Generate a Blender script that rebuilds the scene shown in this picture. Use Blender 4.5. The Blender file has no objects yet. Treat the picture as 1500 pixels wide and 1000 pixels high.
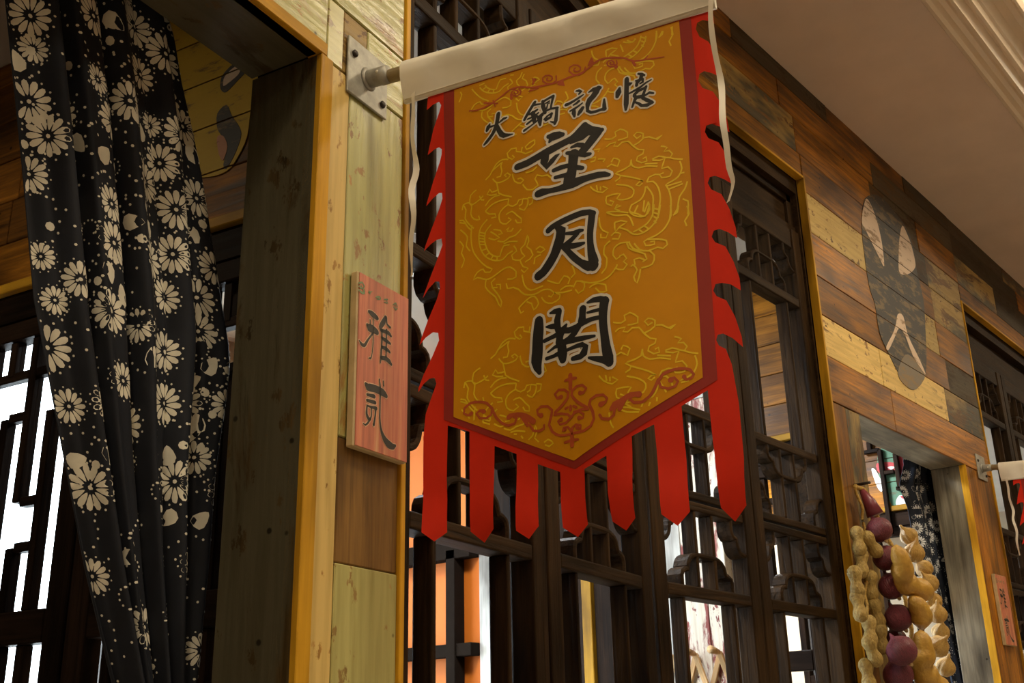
import bpy, bmesh, math, random
from mathutils import Matrix, Vector
random.seed(7)
sc = bpy.context.scene
COL = sc.collection

# ------------------------------------------------------------------ camera, sky, lamps, exposure
H = 1.40                                     # eye height; every height below is given relative to the eye
YR, PITCH, ROLL, FPX = math.radians(39.698), math.radians(19.974), math.radians(-1.327), 1613.12
fw = Vector((math.cos(YR)*math.cos(PITCH), math.sin(YR)*math.cos(PITCH), math.sin(PITCH)))
rt = Vector((math.sin(YR), -math.cos(YR), 0)); upv = rt.cross(fw)
r2 = rt*math.cos(ROLL) + upv*math.sin(ROLL); u2 = upv*math.cos(ROLL) - rt*math.sin(ROLL)
cd = bpy.data.cameras.new('camera'); cam = bpy.data.objects.new('camera', cd); COL.objects.link(cam)
cd.sensor_width = 36.0; cd.lens = 36.0*FPX/1500.0; cd.clip_start = 0.02; cd.clip_end = 200
cam.matrix_world = Matrix(((r2.x, u2.x, -fw.x, 0), (r2.y, u2.y, -fw.y, 0), (r2.z, u2.z, -fw.z, H), (0, 0, 0, 1)))
sc.camera = cam

w = bpy.data.worlds.new('overcast_sky'); sc.world = w; w.use_nodes = True
bg = w.node_tree.nodes['Background']; bg.inputs[0].default_value = (0.86, 0.94, 1.0, 1); bg.inputs[1].default_value = 11.0
sc.view_settings.view_transform = 'Standard'; sc.view_settings.look = 'None'
sc.view_settings.exposure = -0.05; sc.view_settings.gamma = 1.0; sc.view_settings.use_curve_mapping = False
sc.cycles.use_denoising = True; sc.cycles.max_bounces = 8; sc.cycles.sample_clamp_indirect = 6.0
LAMP_W = 22.0
COVE_W = 120.0
WARM = (1.0, 0.84, 0.59)

# ------------------------------------------------------------------ frames of the place
BX, BY = 1.83036, 1.15                       # the upright where the wall bends
BEND = math.radians(39.698 - 29.106)
DL = Vector((math.cos(BEND), math.sin(BEND), 0)); NL = Vector((-math.sin(BEND), math.cos(BEND), 0))
def frame(ox, oy, ax, ay):
    m = Matrix.Identity(4)
    m.col[0][:3] = ax; m.col[1][:3] = ay; m.col[3][:3] = (ox, oy, H)
    return m
SA, XB, XC = -0.885, 0.885, 2.09
FL = frame(BX, BY, DL, NL)                                        # x along the near wall, y into it
FR = frame(BX, BY, Vector((1, 0, 0)), Vector((0, 1, 0)))          # x along the far wall
pA = Vector((BX, BY, 0)) + DL*SA
FA = frame(pA.x, pA.y, -NL, DL)                                   # booth partition: x = -depth, y = through it
FB = frame(BX + XB, BY, Vector((0, -1, 0)), Vector((1, 0, 0)))
FC = frame(BX + XC, BY, Vector((0, -1, 0)), Vector((1, 0, 0)))
def TR(x=0, y=0, z=0): return Matrix.Translation((x, y, z))
VERT = Matrix.Rotation(-math.pi/2, 4, 'Y')

# ------------------------------------------------------------------ helpers
WM = {}
def link(name, mesh, m=None, parent=None, mat=None):
    o = bpy.data.objects.new(name, mesh); COL.objects.link(o)
    m = m or Matrix.Identity(4)
    if parent is not None:
        o.parent = parent; o.matrix_parent_inverse = WM[parent.name].inverted()
    o.matrix_basis = m; WM[o.name] = m
    if mat is not None and mesh is not None and not mesh.materials: mesh.materials.append(mat)
    return o
def empty(name, m): return link(name, None, m)
def tag(o, label=None, cat=None, group=None, kind=None):
    if label: o['label'] = label
    if cat: o['category'] = cat
    if group: o['group'] = group
    if kind: o['kind'] = kind
    return o
def struct(name, mesh, m=None, mat=None, label=None, cat=None):
    o = link(name, mesh, m, None, mat); return tag(o, label, cat, None, 'structure')
def mesh_from(bm, name='mesh', smooth=False):
    me = bpy.data.meshes.new(name); bm.normal_update(); bm.to_mesh(me); bm.free()
    if smooth:
        for p in me.polygons: p.use_smooth = True
    return me
def box_bm(bm, x0, x1, y0, y1, z0, z1):
    v = [bm.verts.new(p) for p in ((x0,y0,z0),(x1,y0,z0),(x1,y1,z0),(x0,y1,z0),(x0,y0,z1),(x1,y0,z1),(x1,y1,z1),(x0,y1,z1))]
    for f in ((0,3,2,1),(4,5,6,7),(0,1,5,4),(1,2,6,5),(2,3,7,6),(3,0,4,7)): bm.faces.new([v[i] for i in f])
def boxes(L):
    bm = bmesh.new()
    for b in L: box_bm(bm, *b)
    return mesh_from(bm)
def cbox(lx, ly, lz, bev=0.0015, seg=1):
    bm = bmesh.new(); box_bm(bm, -lx/2, lx/2, -ly/2, ly/2, -lz/2, lz/2)
    if bev: bmesh.ops.bevel(bm, geom=bm.edges[:], offset=min(bev, lx/3, ly/3, lz/3), segments=seg, profile=.5, affect='EDGES')
    return mesh_from(bm)
_cb = {}
def scbox(lx, ly, lz, bev=0.0015, seg=1):
    k = (round(lx,4), round(ly,4), round(lz,4), bev, seg)
    if k not in _cb: _cb[k] = cbox(lx, ly, lz, bev, seg)
    return _cb[k]
def part(name, fr, x0, x1, y0, y1, z0, z1, mat, parent, vert=False, bev=0.0015, seg=1, share=False):
    lx, ly, lz = x1-x0, y1-y0, z1-z0
    m = fr @ TR((x0+x1)/2, (y0+y1)/2, (z0+z1)/2)
    if vert:
        me = (scbox if share else cbox)(lz, ly, lx, bev, seg); m = m @ VERT
    else: me = (scbox if share else cbox)(lx, ly, lz, bev, seg)
    if share and me.materials and me.materials[0] != mat: me = me.copy(); me.materials.clear()
    return link(name, me, m, parent, mat)
def tube_mesh(pts, rad, n=8, caps=True, flat=1.0):
    bm = bmesh.new(); rings = []; P = [Vector(p) for p in pts]
    R = rad if isinstance(rad, (list, tuple)) else [rad]*len(P)
    up = Vector((0, 0, 1))
    for i, p in enumerate(P):
        d = (P[min(i+1, len(P)-1)] - P[max(i-1, 0)]).normalized()
        a = d.cross(up)
        if a.length < .05: a = d.cross(Vector((0, 1, 0)))
        a.normalize(); b = d.cross(a)
        rings.append([bm.verts.new(p + a*R[i]*math.cos(2*math.pi*k/n) + b*R[i]*flat*math.sin(2*math.pi*k/n)) for k in range(n)])
    for i in range(len(rings)-1):
        for k in range(n): bm.faces.new((rings[i][k], rings[i][(k+1) % n], rings[i+1][(k+1) % n], rings[i+1][k]))
    if caps: bm.faces.new(rings[0][::-1]); bm.faces.new(rings[-1])
    bmesh.ops.recalc_face_normals(bm, faces=bm.faces[:])
    return mesh_from(bm, smooth=True)
def lathe(prof, n=20, mod=None):
    """prof: (r, z) list, revolved about z"""
    bm = bmesh.new(); rings = []
    for r, z in prof:
        if r < 1e-5: rings.append([bm.verts.new((0, 0, z))])
        else: rings.append([bm.verts.new(((r*(mod(2*math.pi*k/n, z) if mod else 1))*math.cos(2*math.pi*k/n), (r*(mod(2*math.pi*k/n, z) if mod else 1))*math.sin(2*math.pi*k/n), z)) for k in range(n)])
    for a, b in zip(rings, rings[1:]):
        for k in range(n):
            q = [a[k % len(a)], a[(k+1) % n % len(a)], b[(k+1) % n % len(b)], b[k % len(b)]]
            u = []
            for v in q:
                if v not in u: u.append(v)
            if len(u) > 2: bm.faces.new(u)
    bmesh.ops.recalc_face_normals(bm, faces=bm.faces[:])
    return mesh_from(bm, smooth=True)
def catmull(pts, step):
    out = []; n = len(pts)
    if n < 3:
        out = []
        for a, b in zip(pts, pts[1:]):
            k = max(1, int(math.dist(a[:2], b[:2])/step))
            out += [tuple(a[j]+(b[j]-a[j])*i/k for j in range(len(a))) for i in range(k)]
        return out + [pts[-1]]
    for i in range(n-1):
        p0, p1, p2, p3 = pts[max(i-1, 0)], pts[i], pts[i+1], pts[min(i+2, n-1)]
        k = max(1, int(math.dist(p1[:2], p2[:2])/step))
        for j in range(k):
            t = j/k
            out.append(tuple(.5*(2*p1[c] + (p2[c]-p0[c])*t + (2*p0[c]-5*p1[c]+4*p2[c]-p3[c])*t*t + (3*p1[c]-p0[c]-3*p2[c]+p3[c])*t**3) for c in range(len(p1))))
    return out + [pts[-1]]
def stroke2d(bm, pts, grow=0.0, step=.004, caps=True, keep=None):
    """pts (a, b, width) in metres -> flat ribbon in the (a, b) plane"""
    P = catmull(pts, step); prev = None; n = len(P); segs = []
    for i in range(n):
        a, b = P[max(i-1, 0)], P[min(i+1, n-1)]
        dx, dy = b[0]-a[0], b[1]-a[1]; l = math.hypot(dx, dy) or 1
        hw = max(P[i][2], .0004)/2 + grow
        segs.append((P[i], (-dy/l*hw, dx/l*hw), hw))
    for i, (p, nn, hw) in enumerate(segs):
        ok = keep is None or keep(p[0], p[1])
        cur = (bm.verts.new((p[0]+nn[0], p[1]+nn[1], 0)), bm.verts.new((p[0]-nn[0], p[1]-nn[1], 0))) if ok else None
        if prev and cur: bm.faces.new((prev[0], prev[1], cur[1], cur[0]))
        prev = cur
    if caps:
        for e in (0, -1):
            p, nn, hw = segs[e]
            if hw < .0006 or (keep and not keep(p[0], p[1])): continue
            bm.faces.new([bm.verts.new((p[0]+hw*math.cos(k*math.pi/5), p[1]+hw*math.sin(k*math.pi/5), 0)) for k in range(10)])
def inside(poly):
    def f(x, y):
        c = False; j = len(poly)-1
        for i in range(len(poly)):
            (xi, yi), (xj, yj) = poly[i], poly[j]
            if (yi > y) != (yj > y) and x < (xj-xi)*(y-yi)/(yj-yi)+xi: c = not c
            j = i
        return c
    return f
def lerp(tab, z):
    """tab: (value, z) sorted by falling z"""
    if z >= tab[0][1]:
        (v0, z0), (v1, z1) = tab[0], tab[1]
    elif z <= tab[-1][1]:
        (v0, z0), (v1, z1) = tab[-2], tab[-1]
    else:
        for (v0, z0), (v1, z1) in zip(tab, tab[1:]):
            if z0 >= z >= z1: break
    return v0 + (v1-v0)*(z-z0)/(z1-z0)

# ------------------------------------------------------------------ materials
def newmat(name):
    m = bpy.data.materials.new(name); m.use_nodes = True
    nt = m.node_tree; return m, nt, nt.nodes['Principled BSDF']
def nd(nt, t, **kw):
    n = nt.nodes.new(t)
    for k, v in kw.items():
        if hasattr(n, k) and not isinstance(k, int): setattr(n, k, v)
    return n
def ramp(nt, stops, src):
    r = nt.nodes.new('ShaderNodeValToRGB'); e = r.color_ramp.elements
    while len(e) < len(stops): e.new(.5)
    for el, (p, c) in zip(e, stops):
        el.position = p; el.color = c if len(c) == 4 else (*c, 1)
    nt.links.new(src, r.inputs[0]); return r
def mixc(nt, fac, a, b, mode='MIX'):
    m = nt.nodes.new('ShaderNodeMix'); m.data_type = 'RGBA'; m.blend_type = mode
    if isinstance(fac, float): m.inputs[0].default_value = fac
    else: nt.links.new(fac, m.inputs[0])
    for i, v in ((6, a), (7, b)):
        if isinstance(v, tuple): m.inputs[i].default_value = v if len(v) == 4 else (*v, 1)
        else: nt.links.new(v, m.inputs[i])
    return m.outputs[2]
def noise(nt, vec, scale, detail=4, rough=.55, dist=0.0):
    n = nt.nodes.new('ShaderNodeTexNoise'); n.inputs['Scale'].default_value = scale; n.inputs['Detail'].default_value = detail
    n.inputs['Roughness'].default_value = rough; n.inputs['Distortion'].default_value = dist
    nt.links.new(vec, n.inputs['Vector']); return n.outputs['Fac']
def objvec(nt, scale=(1, 1, 1), rnd=True):
    tc = nt.nodes.new('ShaderNodeTexCoord'); mp = nt.nodes.new('ShaderNodeMapping'); mp.inputs['Scale'].default_value = scale
    src = tc.outputs['Object']
    if rnd:
        oi = nt.nodes.new('ShaderNodeObjectInfo'); mu = nt.nodes.new('ShaderNodeMath'); mu.operation = 'MULTIPLY'; mu.inputs[1].default_value = 37.0
        nt.links.new(oi.outputs['Random'], mu.inputs[0])
        ad = nt.nodes.new('ShaderNodeVectorMath'); ad.operation = 'ADD'
        nt.links.new(src, ad.inputs[0]); nt.links.new(mu.outputs[0], ad.inputs[1]); src = ad.outputs[0]
    nt.links.new(src, mp.inputs['Vector']); return mp.outputs[0]
def wood(name, dark, light, paint=None, amount=.5, rough=.5, coat=0.0, vary=.35, bump=.25, paint2=None, spots=True, spec=.18):
    """grain runs along local x; paint = old flaking paint left on the board"""
    m, nt, b = newmat(name)
    g = noise(nt, objvec(nt, (2.2, 40, 40)), 2.2, 7, .62, .6)
    gr = ramp(nt, [(.28, dark), (.5, tuple((a+c)/2 for a, c in zip(dark, light))), (.72, light)], g)
    col = gr.outputs[0]
    big = noise(nt, objvec(nt, (3, 9, 9)), 1.1, 3, .5)
    br = ramp(nt, [(.30, (.34, .31, .28)), (.60, (1.2, 1.17, 1.12))], big)
    col = mixc(nt, 1.0, col, br.outputs[0], 'MULTIPLY')
    if paint:
        pn = noise(nt, objvec(nt, (3.0, 12, 12)), 1.5, 9, .68, .5)
        pm = ramp(nt, [(max(0, .62-amount*.5-.035), (0, 0, 0)), (.62-amount*.5+.035, (1, 1, 1))], pn)
        fk = ramp(nt, [(.60, (1, 1, 1)), (.635, (0, 0, 0))], noise(nt, objvec(nt, (14, 26, 26)), 1.6, 6, .65))
        pmask = mixc(nt, 1.0, pm.outputs[0], fk.outputs[0], 'MULTIPLY')
        pc = paint
        if paint2:
            p2 = ramp(nt, [(.46, paint), (.56, paint2)], noise(nt, objvec(nt, (1.5, 5, 5)), 1.3, 4, .6)); pc = p2.outputs[0]
        streak = ramp(nt, [(.3, (.8, .78, .72)), (.6, (1.05, 1.05, 1.05))], noise(nt, objvec(nt, (4, 60, 60)), 1.5, 5))
        pc = mixc(nt, 1.0, pc, streak.outputs[0], 'MULTIPLY')
        col = mixc(nt, pmask, col, pc)
    if spots:
        v = nt.nodes.new('ShaderNodeTexVoronoi'); v.inputs['Scale'].default_value = 17.0; nt.links.new(objvec(nt), v.inputs['Vector'])
        sp = ramp(nt, [(.045, (.07, .045, .03)), (.075, (1, 1, 1))], v.outputs['Distance'])
        col = mixc(nt, .85, col, sp.outputs[0], 'MULTIPLY')
    oi = nt.nodes.new('ShaderNodeObjectInfo'); mr = nt.nodes.new('ShaderNodeMapRange')
    mr.inputs[3].default_value = 1-vary; mr.inputs[4].default_value = 1+vary
    nt.links.new(oi.outputs['Random'], mr.inputs[0])
    hs = nt.nodes.new('ShaderNodeHueSaturation'); nt.links.new(mr.outputs[0], hs.inputs['Value']); nt.links.new(col, hs.inputs['Color'])
    nt.links.new(hs.outputs[0], b.inputs['Base Color'])
    rr = nt.nodes.new('ShaderNodeMapRange'); rr.inputs[3].default_value = rough-.12; rr.inputs[4].default_value = rough+.15
    nt.links.new(g, rr.inputs[0]); nt.links.new(rr.outputs[0], b.inputs['Roughness'])
    b.inputs['Specular IOR Level'].default_value = spec
    b.inputs['Coat Weight'].default_value = coat; b.inputs['Coat Roughness'].default_value = .22
    bp = nt.nodes.new('ShaderNodeBump'); bp.inputs['Strength'].default_value = bump; bp.inputs['Distance'].default_value = .004
    nt.links.new(g, bp.inputs['Height']); nt.links.new(bp.outputs[0], b.inputs['Normal'])
    if coat: nt.links.new(bp.outputs[0], b.inputs['Coat Normal'])
    return m
def plain(name, col, rough=.6, var=.12, scale=25, metal=0.0, bump=0.0, spec=None, sheen=0.0):
    m, nt, b = newmat(name)
    n = noise(nt, objvec(nt), scale, 4)
    r = ramp(nt, [(.3, tuple(c*(1-var) for c in col)), (.7, tuple(min(1, c*(1+var)) for c in col))], n)
    nt.links.new(r.outputs[0], b.inputs['Base Color']); b.inputs['Roughness'].default_value = rough; b.inputs['Metallic'].default_value = metal
    if spec is not None: b.inputs['Specular IOR Level'].default_value = spec
    if sheen: b.inputs['Sheen Weight'].default_value = sheen
    if bump:
        bp = nt.nodes.new('ShaderNodeBump'); bp.inputs['Strength'].default_value = bump; bp.inputs['Distance'].default_value = .003
        nt.links.new(n, bp.inputs['Height']); nt.links.new(bp.outputs[0], b.inputs['Normal'])
    return m
def glass(name):
    m, nt, b = newmat(name); nt.nodes.remove(b)
    t = nt.nodes.new('ShaderNodeBsdfTransparent'); t.inputs[0].default_value = (.94, .97, .98, 1)
    g = nt.nodes.new('ShaderNodeBsdfGlossy'); g.inputs['Roughness'].default_value = .03
    mx = nt.nodes.new('ShaderNodeMixShader'); mx.inputs[0].default_value = .07
    nt.links.new(t.outputs[0], mx.inputs[1]); nt.links.new(g.outputs[0], mx.inputs[2])
    nt.links.new(mx.outputs[0], nt.nodes['Material Output'].inputs[0]); return m
def emit(name, col, s):
    m, nt, b = newmat(name); b.inputs['Base Color'].default_value = (.9, .9, .9, 1)
    b.inputs['Emission Color'].default_value = (*col, 1); b.inputs['Emission Strength'].default_value = s; return m
def worn(name, col, under, amount=.75):
    """flat paint on boards, rubbed through here and there"""
    m, nt, b = newmat(name)
    n = noise(nt, objvec(nt, (5, 18, 18), False), 2.0, 9, .7)
    r = ramp(nt, [(.80-amount*.5, under), (.86-amount*.5, col), (.9, tuple(c*1.15 for c in col))], n)
    nt.links.new(r.outputs[0], b.inputs['Base Color']); b.inputs['Roughness'].default_value = .6; return m

M = {}
M['w_orange'] = wood('warm_brown_board', (.070, .026, .004), (.52, .215, .018), rough=.42, coat=.05)
M['w_brown'] = wood('brown_board', (.045, .018, .004), (.35, .145, .016), rough=.48, coat=.03)
M['w_dark'] = wood('dark_weathered_board', (.022, .012, .004), (.115, .062, .020), rough=.55, paint=(.075, .055, .030), amount=.30)
M['w_cream'] = wood('cream_flaking_board', (.11, .05, .014), (.33, .18, .06), paint=(.62, .43, .14), amount=.50, rough=.5, coat=.04)
M['w_worn'] = wood('worn_painted_board', (.08, .04, .014), (.27, .14, .045), paint=(.44, .29, .09), amount=.34, rough=.5, coat=.04, paint2=(.10, .085, .055))
M['p_cream'] = wood('cream_painted_board', (.22, .11, .025), (.45, .27, .08), paint=(.60, .43, .15), amount=.90, rough=.45, vary=.05, bump=.1)
M['p_green'] = wood('pale_green_painted_board', (.26, .13, .03), (.48, .28, .07), paint=(.42, .40, .14), amount=.50, rough=.30, vary=.05, coat=.35, bump=.5, spec=.4)
M['p_green2'] = wood('pale_green_board', (.26, .16, .05), (.45, .32, .12), paint=(.46, .42, .16), amount=.95, rough=.4, vary=.05, coat=.2, bump=.12)
M['p_brown'] = wood('knotty_brown_board', (.10, .050, .014), (.24, .13, .035), rough=.5, vary=.05, bump=.12)
M['edge'] = wood('yellow_pine_edging', (.42, .215, .010), (.62, .345, .022), rough=.5, vary=.12, bump=.08, spots=False)
M['lattice'] = wood('black_brown_lacquered_wood', (.012, .007, .004), (.050, .028, .012), rough=.5, vary=.15, coat=.0, spec=.055, bump=.5, spots=False)
M['lattice_p'] = wood('dark_partition_wood', (.009, .0055, .004), (.032, .018, .011), rough=.5, vary=.15, coat=.0, spec=.05, spots=False)
M['jamb'] = wood('dark_jamb_board', (.026, .018, .007), (.11, .072, .026), rough=.42, vary=.1, coat=.12, paint=(.085, .075, .045), amount=.4)
M['jamb_grey'] = wood('grey_jamb_board', (.13, .115, .085), (.30, .27, .20), rough=.5, vary=.1, bump=.15)
M['back'] = plain('dark_batten', (.014, .009, .006), .9, spec=.05)
M['ceil'] = plain('beige_ceiling_paint', (.72, .56, .44), .85, .05, 6)
M['mould'] = plain('cream_moulding_paint', (.80, .66, .50), .40, .04, 6)
M['white_ceiling'] = plain('white_ceiling_paint', (.80, .77, .70), .85, .03, 4)
M['booth_ceiling'] = plain('brown_white_booth_ceiling', (.46, .40, .33), .8, .06, 5)
M['floor'] = plain('grey_stone_floor', (.42, .36, .29), .35, .15, 5)
M['hall'] = plain('tan_hall_wall', (.34, .25, .16), .7, .1, 4)
M['steel'] = plain('galvanised_steel', (.36, .35, .31), .55, .25, 60, .45)
M['bolt'] = plain('dark_bolt', (.05, .04, .035), .5, .1, 40, .6)
M['pole'] = plain('pale_wooden_pole', (.42, .33, .18), .5, .12, 60)
M['band'] = plain('cream_cotton', (.84, .80, .70), .75, .04, 14, bump=.25, sheen=.2)
M['f_red'] = plain('red_banner_cloth', (.66, .026, .008), .65, .05, 18, spec=.2)
M['f_border'] = plain('overlap_darkened_red_cloth', (.30, .014, .006), .65, .05, 18)  # doubled red cloth lets less light through; that shade is put into this colour
M['f_orange'] = plain('orange_yellow_print', (.64, .275, .002), .55, .08, 7, spec=.25)
M['ink'] = plain('black_ink', (.012, .013, .016), .5, .1)
M['halo'] = plain('greyish_white_ink', (.76, .72, .64), .55, .05)
M['scroll'] = plain('brick_red_ink', (.45, .075, .015), .55, .08)
M['gold'] = plain('lemon_yellow_ink', (.80, .56, .008), .5, .06)
M['c_cloth'] = plain('navy_black_cotton', (.005, .007, .015), .8, .2, 60)
M['c_print'] = plain('cream_resist_print', (.80, .76, .64), .8, .1, 40)
M['c_cloth2'] = plain('navy_cotton', (.012, .020, .040), .8, .2, 60)
M['c_print2'] = plain('white_resist_print', (.70, .72, .74), .8, .06, 40)
M['glass'] = glass('window_glass')
M['frame'] = wood('dark_window_frame', (.018, .012, .009), (.05, .032, .02), rough=.4, vary=.1, spots=False)
M['orange_wall'] = plain('orange_wall_paint', (.66, .155, .004), .7, .03, 4)
M['white_wood'] = wood('whitewashed_board', (.50, .51, .50), (.82, .84, .83), rough=.55, vary=.08, bump=.15)
M['maroon'] = wood('maroon_peeling_board', (.14, .035, .035), (.30, .09, .08), paint=(.75, .68, .58), amount=.32, rough=.55, vary=.1)
M['pine'] = wood('pale_pine', (.45, .27, .12), (.70, .47, .24), rough=.5, vary=.1, spots=False)
M['mg'] = worn('charcoal_mural_paint', (.045, .040, .036), (.17, .115, .055), .74)
M['mg2'] = worn('thin_grey_mural_paint', (.20, .165, .12), (.26, .17, .075), .7)
M['mw'] = worn('cream_mural_paint', (.68, .52, .38), (.30, .18, .09), .80)
M['my'] = worn('yellow_mural_paint', (.50, .32, .004), (.22, .13, .008), .84)
M['mp'] = worn('pink_mural_paint', (.50, .23, .13), (.25, .11, .05), .8)
M['mr'] = worn('red_mural_paint', (.60, .05, .06), (.3, .1, .06), .9)
M['mgr'] = worn('green_mural_paint', (.10, .26, .16), (.14, .15, .08), .85)
M['mww'] = worn('white_mural_paint', (.85, .84, .82), (.5, .4, .3), .95)
M['s_wood'] = plain('sign_edge_wood', (.52, .40, .22), .6, .15, 30)
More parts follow.
